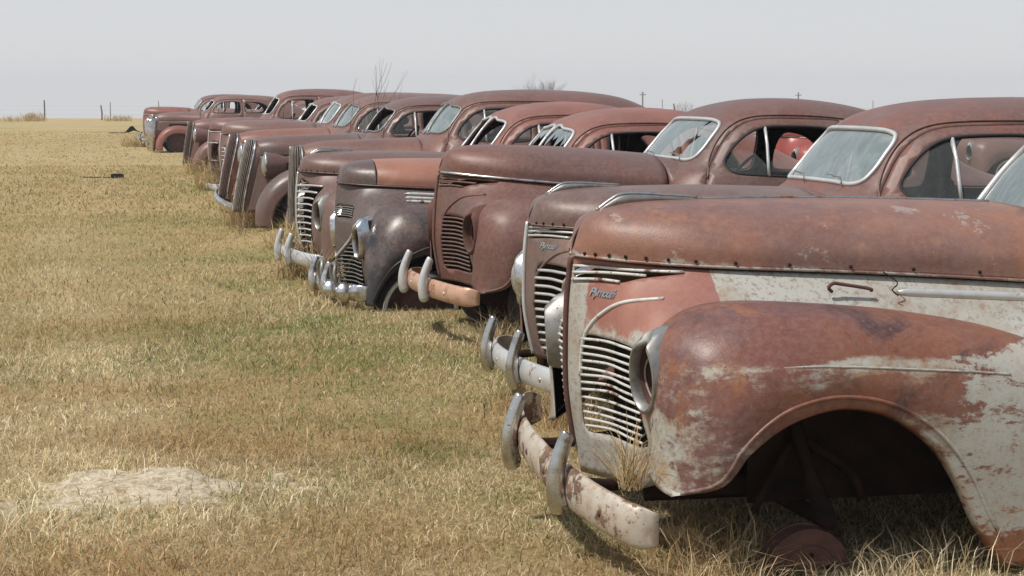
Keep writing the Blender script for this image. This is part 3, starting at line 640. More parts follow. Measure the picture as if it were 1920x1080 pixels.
def make_bumper(car, P):
    z, mat, gm_, style = P.get('bz', .25), P.get('bmat', 'chrome'), P.get('gmat', 'chrome'), P.get('bstyle', 'two')
    if style == 'none': return
    Lh = P.get('bw', .80); x0 = P.get('bx', -.12)
    Zb = lambda y: z + P.get('btilt', 0) * y - .02 * (abs(y) / .8) ** 2 * P.get('bdroop', 1)
    def path(y): return x0 + .15 * (abs(y) / .8) ** 2.3 + .10 * max(0, abs(y) - .66) / .14 * (abs(y) - .66) * 3
    ys = np.concatenate((-Lh + np.linspace(0, .05, 9), np.linspace(-Lh + .06, Lh - .06, 51), Lh - np.linspace(.05, 0, 9))); prof = [(-.062, .012), (-.058, .000), (-.045, -.010), (-.022, -.018), (0, -.020), (.022, -.018), (.045, -.010), (.058, .000), (.062, .012)]
    rows = []
    for y in ys:
        e_ = max(0, (abs(y) - (Lh - .05)) / .05); k = 1 - .30 * e_ ** 3
        rows.append([(path(y) + dx_ * (1 - e_ ** 4) + .045 * e_ ** 4, y, Zb(y) + dz_ * k * P.get('bh', 1)) for dz_, dx_ in prof])
    b = MB().grid(np.array(rows)).build('bumper', M[mat], car, solid=.005)
    if P.get('bbend'):
        pass
    for y in (-.58, -.12, .12, .58):
        MB().ball((path(y) - .018, y, Zb(y) - .003), .012, 6, (.6, 1, 1)).build('bolt', M['drum' if mat == 'peeling' else gm_], b)
    gy_ = P.get('guards', (-.33, .33))
    for y in gy_:
        h = P.get('gh', .195); z = Zb(y); c = curve([(path(y) - .022, z - .082), (path(y) - .040, z - .055), (path(y) - .050, z), (path(y) - .047, z + .06), (path(y) - .032, z + h * .62), (path(y) - .010, z + h * .93), (path(y) - .002, z + h)], 26)
        u = np.linspace(0, 1, 26); rr = .036 * (np.minimum(1, (u + .03) * 7) ** .5) * (1 - .38 * u ** 1.5) * np.minimum(1, ((1.02 - u) * 12)) ** .5
        MB().tube(np.stack((c[:, 0], np.full(26, y), c[:, 1]), 1), rr, 16, flat=.85, up=(1, 0, 0)).build('bumper_guard', M[gm_], b)
    for y in (-.42, .42):
        MB().tube(curve([(path(y) + .01, y, z), (.06, y * .98, z - .01), (.35, y * .92, z + .02), (.9, y * .9, z + .06)], 14), .022, 8, flat=.35, up=(0, 0, 1)).build('bumper_bracket', M['shade_rust'], b)
    if style == 'loop':      # pipe hoops standing on the bar
        for y in (-.52, -.2):
            MB().tube(curve([(path(y) - .02, y - .09, z), (path(y) - .05, y - .09, z + .12), (path(y) - .04, y - .06, z + .19), (path(y) - .04, y + .03, z + .20), (path(y) - .05, y + .08, z + .14), (path(y) - .02, y + .09, z)], 26), .016, 8).build('bumper_hoop', M['dull_chrome'], b)
        for y in (-.66, -.42):
            MB().tube([(path(y) - .022, y - .035, z), (path(y) - .024, y + .035, z)], .068, 16).build('clamp', M['chrome'], b)

def headlight(car, P, side):
    """integrated tear-drop headlight in the fender"""
    c = P.get('hl', (.100, -.612, .668)); y = c[1] * side; rz = P.get('hlr', (.094, .146))
    h = empty('headlight', (c[0] - .012, y, c[2]), (0, R(-4), R(14) * side), car)
    A = np.linspace(0, 2 * math.pi, 48, endpoint=False)
    tip = np.exp(-((A - math.pi / 2) / .34) ** 2) * .16 
    rows = []
    for s_, xx in ((1.06, .075), (1.02, .03), (.97, .0), (.90, -.016), (.82, -.018), (.76, -.008), (.745, .02)):
        k = s_ * (1 + tip * (s_ > .9)); rows.append(np.stack((np.full(48, xx) + tip * .25, rz[0] * k * np.cos(A), rz[1] * k * np.sin(A)), 1))
    MB().grid(np.array(rows), False, True).build('bezel', M[P.get('hlmat', 'dull_chrome')], h, sharp=50)
    if P.get('lens', False):
        rows = [np.stack((np.full(48, x_), rz[0] * k * np.cos(A), rz[1] * k * np.sin(A)), 1) for k, x_ in ((.76, .0), (.6, -.02), (.4, -.034), (.2, -.041), (.001, -.043))]
        MB().grid(np.array(rows), False, True).build('lens', M['lens'], h)
    rows = [np.stack((np.full(48, x_), rz[0] * k * np.cos(A), rz[1] * k * np.sin(A)), 1) for k, x_ in ((.75, .015), (.70, .05), (.62, .09), (.42, .13), (.2, .15), (.001, .155))]
    MB().grid(np.array(rows), False, True).build('bowl', M['drum'], h)

def pod(car, P, side):
    """bullet headlight beside the grille of an older car"""
    x, y, z = P.get('podc', (.18, -.40, .80)); h = empty('headlight', (x, y * side, z), (0, R(3), 0), car)
    prof = [(0, .52), (.02, .51), (.055, .43), (.10, .26), (.130, .11), (.138, .02), (.134, .0)]
    MB().lathe(prof, (0, 0, 0), 'x', 28, .85, 1.1).build('shell', P['rust'], h)
    MB().lathe([(.140, .015), (.145, .0), (.138, -.014), (.12, -.010)], (0, 0, 0), 'x', 28, .85, 1.1).build('bezel', M['chrome'], h)
    MB().lathe([(.124, -.006), (.09, -.03), (.04, -.042), (0, -.044)], (0, 0, 0), 'x', 28, .85, 1.1).build('lens', M['lens'], h)
    MB().tube([(.12, 0, -.08), (.14, .06 * side, -.16)], .02, 8).build('bracket', P['rust'], h)

def text_mesh(txt, size, shear):
    cu = bpy.data.curves.new('badge', 'FONT'); cu.body = txt; cu.size = size; cu.shear = shear; cu.extrude = .0018; cu.offset = .0006; cu.space_character = .82
    o = bpy.data.objects.new('badge', cu); COL.objects.link(o); dg = bpy.context.evaluated_depsgraph_get(); me = bpy.data.meshes.new_from_object(o.evaluated_get(dg)); bpy.data.objects.remove(o); bpy.data.curves.remove(cu); return me

def make_car(P):
    rs = P['rust']; rot = (0, R(P.get('pitch', 0)), R(P.get('yaw', 14)))
    root = empty(P['name'], P['loc'], rot); tag(root, P['label'], P.get('cat', 'car'), P.get('group', 'rusty sedans parked in a row on the pasture'))
    det = P.get('det', 1.0); cell = .05 / det; front = P.get('front', 'pontoon')
    old = front == 'upright'
    HG, CG, SG, FG = (HOOD36, COWL36, SHELL36, FEND36) if old else (HOOD40, COWL40, SHELL40, FEND40)
    cdx = P.get('cabx', 0.0)
    # ---- hood and cowl
    FG = P.get('fend', FG)
    hp = Patch(HG.copy()); sh = Patch(SG.copy()); fp = Patch(FG.copy())
    if P.get('hoodz'): hp.P[:, :, 2] = 1.0 + (hp.P[:, :, 2] - 1.0) * P['hoodz']
    if P.get('hoodlift'): hp.P[:, :, 2] += P['hoodlift'] * np.clip(1 - hp.P[:, :, 0] / 1.6, 0, 1)
    if cdx and not old:
        hp.P[:, :, 0] += cdx * np.clip((hp.P[:, :, 0] - .5) / .9, 0, 1); sh.P[:, :, 0] += (cdx + .06) * np.clip((sh.P[:, :, 0] - .5) / .9, 0, 1)
    n1, n2 = int(50 * det) + 8, int(22 * det) + 6
    u0 = P.get('hoodsplit', 0)
    def hoodpart(a, b, name, mat):
        g = hp.grid(n1, n2, a, b); g = np.concatenate((g[:, ::-1] * np.array([1, -1, 1]), g[:, 1:]), 1)
        lip = g.copy()[:, :1]; 
        return MB().grid(g).build(name, mat, root, solid=.008, merge=1e-4)
    hm = P.get('hood_mat', rs)
    if u0:
        hoodpart(0, u0, 'nose_cap', rs); hd = hoodpart(u0 + .006, 1, 'hood', hm)
    else: hd = hoodpart(0, 1, 'hood', hm)
    cw = Patch(CG.copy()); 
    if P.get('hoodz'): cw.P[:, :, 2] = 1.0 + (cw.P[:, :, 2] - 1.0) * P['hoodz']
    cw.P[:, :, 0] += cdx
    g = cw.grid(14, n2); g = np.concatenate((g[:, ::-1] * np.array([1, -1, 1]), g[:, 1:]), 1); MB().grid(g).build('cowl', P.get('cowl_mat', rs), root, solid=.008, merge=1e-4)
    # rolled lower edge of the hood with its row of screws
    if det > .8:
        e_ = hp(np.linspace(.05, 1, 60), np.full(60, 1.0)); e_[:, 2] -= .002
        tm = M['chrome'] if P.get('seamtrim') else rs if u0 else hm
        for sd_ in (1, -1): MB().tube(e_ * np.array([1, sd_, 1]), .009 if P.get('seamtrim') else .0055, 8).build('hood_edge_trim', tm, hd)
        if P.get('screws'):
            q = hp(np.linspace(.12, .98, 13), np.full(13, .95)); s0 = MB().ball((0, 0, 0), .0065, 5).build('edge_screw', M['shade_rust'], hd)
            for k, p in enumerate([a * np.array([1, sd_, 1]) for a in q + np.array([-.002, -.004, 0]) for sd_ in (1, -1)]):
                sc_o = s0 if k == 0 else s0.copy()
                if k: COL.objects.link(sc_o)
                sc_o.location = tuple(map(float, p))
    # ---- front shell with grille
    sm = P.get('shell_mat', rs)
    if not old:
        holes = []; hc = P.get('hl', (.100, -.612, .668)); hr = P.get('hlr', (.094, .146))
        sz = 1 + (P.get('shellz', 1.0) - 1) * (np.ones(6) if P.get('shellz', 1) > 1.3 else np.array([1, 1, .85, .15, 0, 0]))[:, None]; sh.P[:, :, 2] = np.where(sh.P[:, :, 2] < .7, .7 - (.7 - sh.P[:, :, 2]) * sz, sh.P[:, :, 2])
        ell = [(hc[1] + .74 * hr[0] * math.cos(a) * 1.0, hc[2] + .74 * hr[1] * math.sin(a)) for a in np.linspace(0, 2 * math.pi, 14, endpoint=False)]
        for poly in P.get('openings', [GR40, VENT40]) + ([] if P.get('nohl') else [ell]):
            q = curve(poly, len(poly) * 4, True); u, v = sh.inv(q, (1, 2), .62); holes.append(np.stack((u, v), 1))
        outer = densify([(0, 0), (1, 0), (1, 1), (0, 1)], .02)
        V, Fc = skin(sh, outer, holes, .034 / det, (1.7, .75))
        mb = MB().add(V, Fc).add(flip_y(V), Fc[:, ::-1]); f_ = mb.build('front_panel', sm, root, solid=.006, merge=1e-4)
        # prow trim, bars, vents
        pz = np.linspace(1.02, .34, 40); prow = on(sh, np.full(40, -.0005), pz); prow[:, 1] = 0; prow[:, 0] -= .004
        if P.get('prowtrim', True): MB().tube(prow, .011, 8).build('prow_strip', M[P.get('prowmat', 'shade_rust')] if not P.get('prowrust') else sm, f_)
        bm_ = M[P.get('barmat', 'greybar')]
        for (z0, ya, yb, rr) in P['barlist']:
            yy = np.linspace(ya, yb, 16); bk = P.get('bent', 0) * (RNG.random() - .5) * np.exp(-((yy + .25) / .13) ** 2); c = on(sh, yy, np.full(16, z0) + .006 * np.sin(np.linspace(0, 3, 16)) + bk, .004)
            for sd_ in (1, -1):
                MB().tube((c if sd_ == 1 else c[3:]) * np.array([1, sd_, 1]), rr, 6, flat=1.0, up=(0, 0, 1)).build('grille_bar', bm_, f_)
        if P.get('vtrim'):
            c = curve([(-.0, .455), (-.03, .47), (-.20, .585), (-.41, .70)], 24); c = on(sh, c[:, 0], c[:, 1], .006)
            for sd_ in (1, -1): MB().tube(c * np.array([1, sd_, 1]), .011, 8).build('grille_moulding', M['silver'], f_)
        if P.get('arc'):     # raised moulding sweeping over the grille
            yy = np.array([-.075, -.085, -.12, -.19, -.29, -.40]); zz = np.array([.60, .72, .79, .845, .885, .905]); c = curve(np.stack((yy, zz), 1), 30); c = on(sh, c[:, 0], c[:, 1], .001)
            for sd_ in (1, -1): MB().tube(c * np.array([1, sd_, 1]), .0075, 8).build('grille_moulding', P.get('arc_mat', sm), f_)
        MB().box((.30, 0, .58), (.012, .40, .27)).build('grille_shade_panel', M['dark'], root, smooth=False)  # dark panel painted as the shade behind the grille
        if P.get('badge'):
            me = text_mesh('Plymouth', .044, .42); N = len(me.vertices); co = np.empty(N * 3); me.vertices.foreach_get('co', co); co = co.reshape(-1, 3)
            L = co[:, 0].max(); yy = -.098 - (co[:, 0] / L) * .125; zz = .893 + co[:, 1] * .95 + (yy + .098) * .02; q = on(sh, yy, zz, .003); q[:, 0] -= co[:, 2] * .9
            me.vertices.foreach_set('co', q.ravel()); me.update(); b = link('script_badge', me, M['worn_chrome'], root)
    else:
        g = sh.grid(n1, 24); 
        for sd_ in (1, -1): MB().grid(g * np.array([1, sd_, 1])).build('hood_side', sm, root, solid=.006)
        # leaning shield grille with vertical slats
        zz = np.linspace(0, 1, 22); wz = np.where(zz < .6, np.interp(zz, [0, .2, .6], [.10, .15, .205]), .205 * np.maximum(.0, 1 - ((zz - .6) / .405) ** 3.2) ** .5) + .004; zs = .20 + .87 * zz; ln_ = P.get('lean', .17); xp = .02 + ln_ * zz ** 1.3 - .10 + (.17 - ln_)
        wz = wz * P.get('gw', 1.0); gr = MB()
        def sp(k, i, lift=0): return (xp[i] + .105 * k * k - lift, k * wz[i], zs[i])
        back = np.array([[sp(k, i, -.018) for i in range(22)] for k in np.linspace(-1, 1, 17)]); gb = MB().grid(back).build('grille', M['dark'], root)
        for k in np.linspace(-.88, .88, 15):
            MB().tube(np.array([sp(k, i, .004) for i in range(22)]), .0055, 6).build('grille_slat', M[P.get('slatmat', 'slat')], gb)
        edge = [sp(-1, i, .006) for i in range(22)] + [sp(1, i, .006) for i in range(21, -1, -1)]
        MB().tube(np.array(edge), .013, 8, closed=True).build('grille_surround', M[P.get('surround', 'chrome')], gb)
        MB().tube(np.array([sp(0, i, .010) for i in range(22)]), .012, 8).build('grille_divider', M[P.get('surround', 'chrome')], gb)
        rows = np.array([[(xp[i] + .105 + .0, -wz[i] * .99, zs[i]), (xp[i] + .14 + .05 * zz[i], -wz[i] - .006, zs[i]), (max(.225, xp[i] + .19), -min(.205, wz[i] + .02), zs[i] if zs[i] < .9 else .9 + (zs[i] - .9) * .9)] for i in range(22)])
        for sd_ in (1, -1): MB().grid(rows * np.array([1, sd_, 1])).build('radiator_shell', rs, root)
    # ---- front fenders
    for sd_ in (1, -1):
        fm = P.get('fender_mat', rs)
        g = fp.grid(int(64 * det) + 8, int(26 * det) + 6); lip = g[:, -1:] + np.array([0, .035, -.0]); lip = lip + (np.array([.72, -.9, .15]) - lip) * np.array([.03, 0, .03])
        g = np.concatenate((g, g[:, -1:] + (lip - g[:, -1:]) * .35, lip), 1)
        fb = MB().grid(g * np.array([1, sd_, 1]))
        if not old and not P.get('nohl'):
            vv = np.array(fb.v); fb.f = [q for q in fb.f if not (vv[list(q), 0].mean() < .5 and ((abs(vv[list(q), 1].mean()) + hc[1]) / (.72 * hr[0])) ** 2 + ((vv[list(q), 2].mean() - hc[2]) / (.72 * hr[1])) ** 2 < 1)]
        fo = shade_inside(fb.build('front_fender', fm, root, solid=.005))
        if det > .6 and not old:
            e_ = fp(np.linspace(0.02, .93, 70), np.full(70, .93)); MB().tube((e_ + np.array([0, -.001, 0])) * np.array([1, sd_, 1]), .0075, 8).build('wheel_arch_bead', fm, fo)
            c_ = fp(np.linspace(.40, .99, 60), np.linspace(.60, .62, 60)); c_ = np.array([p for p in c_]); 
        if not old and not P.get('nohl'): headlight(root, P, sd_)
        if old: pod(root, P, sd_)
        # inner apron, hides the engine bay; near-black to paint in the wheel-well shade
        MB().box((.98, -.46 * sd_, .50), (.47, .006, .31)).build('inner_apron', M['shade_rust'], root, smooth=False)
        MB().tube([(.15, -.42 * sd_, .25), (1.4, -.42 * sd_, .24), (4.2, -.42 * sd_, .2)], .045, 6, flat=.6).build('frame_rail', M['shade_rust'], root)
        rf = Patch(FENDR); MB().grid(rf.grid(int(30 * det) + 6, 14) * np.array([1, sd_, 1])).build('rear_fender', rs, root, solid=.005)
        MB().box((2.45, -.80 * sd_, .24), (.95, .09, .018)).build('running_board', M['shade_rust'], root, smooth=False)
        make_wheel(root, P.get('wx', .74), -.74 * sd_ * (1.0), P.get('fw', 'tyre'), P.get('wz', .27))
        make_wheel(root, 3.70, -.76 * sd_, 'tyre', .22)
    if P.get('fw') == 'drum':
        for sd_ in (1, -1): MB().tube(curve([(.74, -.62 * sd_, .15), (.70, -.55 * sd_, .32), (.66, -.50 * sd_, .50)], 10), [.035] * 4 + [.022] * 6, 8).build('king_pin', M['shade_rust'], root)
        for sd_ in (1, -1):
            MB().tube(curve([(.50, -.56 * sd_, .18), (.62, -.50 * sd_, .34), (.70, -.50 * sd_, .40), (.86, -.53 * sd_, .30), (.90, -.56 * sd_, .2)], 16), .02, 6, flat=.5).build('control_arm', M['shade_rust'], root)
        MB().tube([(.72, -.70, .16), (.72, .70, .16)], .03, 8).build('axle_beam', M['shade_rust'], root)
        MB().box((.85, 0, .55), (.33, .19, .2)).build('engine_block', M['shade_rust'], root, smooth=False)
    # ---- body shell
    B = Body(cdx, P.get('cabz', 0), P.get('cabh', 1), P.get('cabw', 1), P.get('cabround', 0), P.get('coupe', False))
    sx_ = lambda L: [(x + cdx, 1.0 + (z - 1.0) * P.get('cabh', 1) + P.get('cabz', 0) * (z > .5)) for x, z in L]
    zz_ = lambda L: [(y * P.get('cabw', 1), 1.0 + (z - 1.0) * P.get('cabh', 1) + P.get('cabz', 0)) for y, z in L]
    dens = lambda L, k: curve(L, len(L) * k, True)
    door = B.side(sx_(dens(DOOR, 4))); win = B.side(sx_(dens(P.get('win', WIN), 5))); qw = B.side(sx_(dens(QWINC if P.get('coupe') else QWIN, 4)))
    doori = B.side(sx_(inset(dens(DOOR, 4), .0045)))
    if P.get('onepiece'):
        h_ = WSHALF
        L = h_[1:-1] + [(-y, z) for y, z in h_[1:-1]][::-1]; ws = [B.front(zz_(dens(L, 5)))]
    else:
        w1 = B.front(zz_(dens(WSHALF, 5))); ws = [w1, w1 * np.array([-1, 1])]
    rw = B.front(zz_(dens(RWIN, 3)), True) ; rw = rw * np.array([1, 1]) 
    rwl = np.stack((math.pi - np.abs(rw[:, 0]), rw[:, 1]), 1)
    mir = lambda L: np.asarray(L) * np.array([-1, 1])
    outer = densify([(-math.pi, 0), (math.pi, 0), (math.pi, .9995), (-math.pi, .9995)], .07, (1, 1.5))
    scl = (1.15, 2.1)
    V, Fc = skin(B, outer, [door, mir(door), qw, mir(qw)] + ws + [rwl, mir(rwl)], cell * (.85 if det > 1 else 1.25), scl)
    body = MB().add(V, Fc).build('body', P.get('body_mat', rs), root, solid=.022, merge=2e-3); shade_inside(body)
    def offset_pts(D, d): return B(D[:, 0], D[:, 1]) + B.norm(D[:, 0], D[:, 1]) * d
    for sd_ in (1, -1):
        V, Fc = skin(B, doori, [win], cell, scl); Vv = V * np.array([1, sd_, 1])
        dr = MB().add(Vv, Fc).build('door', P.get('door_mat', P.get('body_mat', rs)), body, solid=.022, merge=1e-4); shade_inside(dr)
        wf = offset_pts(win, -.003) * np.array([1, sd_, 1]); MB().tube(wf, .0085, 6, closed=True).build('window_frame', M['rubber'], dr)
        # vent-window post
        px = P.get('post', 2.03); D = B.side(sx_([(px, 1.088), (px + .004, 1.2), (px + .008, 1.3), (px + .01, 1.408)])); MB().tube(offset_pts(D, -.004) * np.array([1, sd_, 1]), .011, 6).build('vent_post', M[P.get('postmat', 'silver')], dr)
        gl_ = P.get('sideglass', 'clear')
        if gl_ != 'none' and (gl_ == 'both' or sd_ == 1 or gl_ == 'clear'):
            poly = dens(P.get('win', WIN), 4)
            if gl_ == 'half': poly = np.array([(1.67, 1.18), (1.68, 1.12), (1.75, 1.1), (2.45, 1.09), (2.46, 1.15), (2.36, 1.19), (2.28, 1.17), (2.2, 1.22), (2.1, 1.21), (2.02, 1.17), (1.95, 1.24), (1.85, 1.26), (1.76, 1.22)])
            V, Fc = skin(lambda a, b: offset_pts(np.stack((a, b), 1), -.010), B.side(sx_(poly)), [], cell * 1.5, scl); MB().add(V * np.array([1, sd_, 1]), Fc).build('window_glass', M['clear_glass'], dr, smooth=True)
        # drip rail round the door top
        D = B.side(sx_(inset(dens(DOOR, 4), -.012))); k = [i for i in range(len(D)) if True]
        path_ = [(1.625, 1.06), (1.675, 1.20), (1.75, 1.325), (1.845, 1.415), (1.965, 1.467), (2.13, 1.486), (2.4, 1.490)] + ([(2.65, 1.475), (2.85, 1.43), (3.0, 1.37)] if P.get('coupe') else [(2.8, 1.482), (3.1, 1.455), (3.3, 1.41)])
        D = B.side(sx_(curve(path_, 50))); MB().tube(offset_pts(D, .004) * np.array([1, sd_, 1]), .0065, 6).build('drip_rail', P.get('body_mat', rs), body)
        D = B.side(sx_([(2.46, 1.035), (2.54, 1.03)])); q = offset_pts(D, .035); MB().tube(np.array([q[0], q[0] * .5 + q[1] * .5 + np.array([0, -.006, 0]), q[1]]) * np.array([1, sd_, 1]), .009, 8).build('door_handle', M['dull_chrome'], dr)
        MB().tube(offset_pts(qw, -.003) * np.array([1, sd_, 1]), .008, 6, closed=True).build('quarter_window_frame', M['rubber'], body)
        if P.get('belt'):
            D = B.side(sx_(curve([(1.48, .99), (1.9, .995), (2.6, 1.0), (3.4, .99)], 30))); MB().tube(offset_pts(D, .004) * np.array([1, sd_, 1]), .008, 6).build('belt_moulding', rs, body)
    wk = P.get('wsglass', 'dusty')
    for i, L in enumerate(ws):
        MB().tube(offset_pts(L, .002), .0125, 8, closed=True).build('windshield_frame', M[P.get('wsframe', 'silver')], body)
        if wk == 'none' or (wk == 'farnone' and i == 1): continue
        hl = []; outer_ = L
        if wk == 'holed' and i == 0:
            hl = [np.array([(-.10, 1.24), (-.13, 1.20), (-.17, 1.19), (-.19, 1.22), (-.24, 1.24), (-.245, 1.28), (-.27, 1.30), (-.30, 1.335), (-.265, 1.33), (-.25, 1.345), (-.23, 1.318), (-.19, 1.31), (-.16, 1.27), (-.12, 1.27)]) + np.array([-.06, -.005]),
                  np.array([(-.30, 1.37), (-.32, 1.385), (-.335, 1.40), (-.32, 1.415), (-.30, 1.39)])]
            hl = [B.front(zz_([((a + .27) * 1.35 - .27, (b - 1.29) * 1.3 + 1.29) for a, b in h])) for h in hl]
        if wk == 'shards':
            top = [(y, z) for y, z in dens(WSHALF, 4) if z > 1.40]
            sg = 1 if i == 0 else -1
            L2 = [(-.03, 1.449), (-.26, 1.446), (-.42, 1.432), (-.485, 1.40), (-.51, 1.34), (-.49, 1.33), (-.47, 1.38), (-.44, 1.31), (-.40, 1.385), (-.33, 1.30), (-.27, 1.39), (-.2, 1.36), (-.15, 1.41), (-.08, 1.30), (-.03, 1.36)]
            outer_ = B.front(zz_(L2)) * np.array([sg, 1])
        V, Fc = skin(lambda a, b: offset_pts(np.stack((a, b), 1), -.008), outer_, hl, .04, scl)
        MB().add(V, Fc).build('windshield', M[P.get('wsmat', 'dusty_sky_glass')], body, smooth=True)
    if P.get('wipers'):
        for y in (-.40, .10):
            D = B.front(zz_([(y, 1.16), (y + .05, 1.19), (y + .22, 1.20)])); MB().tube(offset_pts(D, .022), .0045, 6).build('wiper', M['dull_chrome'], body)
    # ---- inside
    fl = MB().box((2.9 + cdx, 0, .30), (1.4, .72, .012)).build('floor_pan', M['shade_rust'], root, smooth=False)  # unseen floor added to block light from below
    MB().box((1.52 + cdx, 0, .70), (.01, .62, .35)).build('firewall', M['dark'], root, smooth=False)
    for x in ((2.42,) if P.get('coupe') else (2.42, 3.45)):
        g = []
        for yy in np.linspace(-.60, .60, 9):
            e_ = .03 * (abs(yy) / .6) ** 4; g.append([(x - .5 + cdx + e_, yy, .45), (x - .48 + cdx + e_, yy, .62 - e_), (x - .12 + cdx, yy, .64 - e_), (x - .04 + cdx, yy, .80), (x + .04 + cdx, yy, 1.0 - e_), (x + .08 + cdx, yy, 1.05 - e_ * 2), (x + .14 + cdx, yy, 1.03 - e_ * 2), (x + .16 + cdx, yy, .5)])
        MB().grid(np.array(g)).build('seat', M['seat'], root)
    g = [[(1.70 + cdx + .10 * (abs(y) / .6) ** 3, y, 1.12), (1.78 + cdx, y, 1.125), (1.82 + cdx, y, 1.09), (1.82 + cdx, y, .92)] for y in np.linspace(-.64, .64, 9)]
    MB().grid(np.array(g)).build('dashboard', rs, root)
    if P.get('wheel_in', True):
        cx, cy, cz = 2.02 + cdx, -.36, 1.07; A = np.linspace(0, 2 * math.pi, 32, endpoint=False); tl_ = R(35)
        ring = np.stack((cx + .2 * np.sin(A) * math.sin(tl_), cy + .2 * np.cos(A), cz + .2 * np.sin(A) * math.cos(tl_)), 1); mb = MB().tube(ring, .011, 6, closed=True)
        for k in (0, 11, 21): mb.tube([ring[k], (cx, cy, cz)], .008, 6)
        mb.tube([(cx, cy, cz), (cx - .35, cy, cz - .30)], .018, 8); mb.build('steering_wheel', M['rubber'], root)
    # ---- ornament, side trim
    if P.get('ornament', False):
        c = [(.10, 1.19), (.145, 1.222), (.19, 1.245), (.26, 1.247), (.36, 1.24), (.48, 1.231)]
        for wd_, nm, mt, lift in ((.010, 'hood_ornament', M['worn_chrome'], .004),):
            cc = curve(c, 24); cc[:, 1] = 1 + (cc[:, 1] - 1) * P.get('hoodz', 1) + P.get('hoodlift', 0) * (1 - cc[:, 0] / 1.6); mb = MB(); mb.tube(np.stack((cc[:, 0], np.zeros(24), cc[:, 1] + .003), 1), .0055, 8)
            h2 = hp(np.linspace(.25, .62, 24), np.zeros(24)); mb.tube(h2 + np.array([0, 0, .003]), .005, 8)
            lo = np.interp(cc[:, 0], h2[:, 0], h2[:, 2]); mb.build(nm, mt, hd)
            rib = MB().grid(np.stack((np.stack((cc[:, 0], np.full(24, -.004), cc[:, 1]), 1), np.stack((cc[:, 0], np.full(24, -.009), lo - .004), 1)), 0)); rib.build('ornament_web', M['dull_chrome'], hd, solid=.006)
    if P.get('centretrim', False):
        c = hp(np.linspace(.55, .99, 30), np.zeros(30)); MB().tube(c + np.array([0, 0, .002]), .005, 8).build('hood_centre_strip', M['worn_chrome'], hd)
    for (z0, x0_, x1_, rr, mt) in P.get('sidetrim', []):
        xs = np.linspace(x0_, x1_, 24); q = sh.inv(np.stack((xs, z0 - .05 * (xs - x0_)), 1), (0, 2), 1.0); p_ = sh(*q); nn = sh.norm(*q); nn *= -np.sign(nn[:, 1:2]); p_ = p_ + nn * .006
        for sd_ in (1, -1): MB().tube(p_ * np.array([1, sd_, 1]), rr * np.minimum(1, np.linspace(.3, 12, 24)), 8, flat=.5, up=(0, 0, 1)).build('side_trim', M[mt], root)
    make_bumper(root, P)
    return root

def place(px, Z, py=500):
    """ground spot of a nose seen at column px"""
    up = 540 - py; dy = FPX * math.cos(PITCH) + up * math.sin(PITCH); return ((px - 960) / dy * Z, Z, 0.0)

C_BROWN = dict(c1=(.150, .078, .066), c2=(.185, .086, .066))
rs = {}
rs['near'] = rust('rust_near_car', (.27, .125, .085), (.22, .088, .068), (.36, .155, .07), .55, (.085, .045, .045), .55, 0, .46)
rs['near_hood'] = rust('rust_near_hood', (.235, .110, .076), (.175, .088, .072), (.33, .145, .07), .65, (.10, .058, .052), .7, 1.3, .45, paint_hood)
rs['near_fender'] = rust('rust_near_fender', (.165, .062, .046), (.130, .058, .052), (.27, .105, .038), .75, (.055, .026, .027), .95, .3, .42, paint_fender)
rs['near_shell'] = rust('rust_near_shell', (.27, .105, .085), (.235, .095, .08), (.36, .155, .09), .35, (.18, .08, .06), .3, 2, .5, paint_shell)
rs['b'] = rust('rust_second', (.155, .078, .066), (.185, .074, .058), (.27, .085, .05), .45, (.08, .05, .048), .45, 3, .45)
rs['b_hood'] = rust('rust_second_front', (.17, .115, .100), (.15, .090, .078), (.25, .11, .07), .25, (.07, .045, .042), .4, 3.4, .42)
rs['c'] = rust('rust_third', (.145, .080, .070), (.155, .068, .055), (.24, .085, .052), .3, (.065, .04, .038), .45, 4.4, .44)
rs['d'] = rust('rust_fourth', (.105, .080, .077), (.10, .064, .060), (.20, .075, .05), .25, (.028, .024, .024), .6, 5.2, .36)
rs['d_fender'] = rust('rust_dark_fender', (.088, .074, .074), (.085, .058, .056), (.19, .07, .045), .35, (.014, .015, .018), .95, 5.9, .33, paint_black)
rs['d_orange'] = rust('rust_orange_hood', (.32, .130, .088), (.28, .118, .08), (.38, .17, .105), .6, (.08, .05, .045), .35, 6.1, .42)
rs['red'] = rust('rust_reddish', (.255, .098, .072), (.22, .085, .066), (.32, .12, .075), .5, (.10, .05, .045), .3, 7.7, .45)
rs['e'] = rust('rust_fifth', (.165, .105, .092), (.15, .08, .068), (.23, .09, .06), .3, (.07, .045, .042), .35, 8.6, .42)
rs['f'] = rust('rust_sixth', (.185, .09, .072), (.155, .08, .068), (.25, .10, .065), .35, (.06, .04, .038), .35, 9.9, .42)
rs['g'] = rust('rust_seventh', (.12, .088, .082), (.14, .075, .065), (.22, .09, .06), .2, (.05, .038, .038), .35, 11.2, .36)
rs['h'] = rust('rust_eighth', (.25, .105, .075), (.21, .09, .068), (.36, .15, .09), .5, (.11, .06, .05), .25, 12.5, .45)
rs['i'] = rust('rust_ninth', (.20, .115, .10), (.18, .095, .08), (.26, .11, .075), .3, (.09, .06, .055), .3, 14, .42)
rs['j'] = rust('rust_tenth', (.19, .095, .085), (.17, .085, .072), (.24, .10, .07), .35, (.09, .055, .05), .3, 15, .42)
rs['k'] = rust('rust_far_red_fender', (.24, .078, .058), (.19, .072, .058), (.32, .11, .07), .5, (.1, .06, .05), .25, 17, .42)
rs['tan'] = rust('old_cream_paint', (.50, .45, .36), (.44, .39, .31), (.33, .2, .12), .15, (.3, .24, .18), .2, 18, .5)
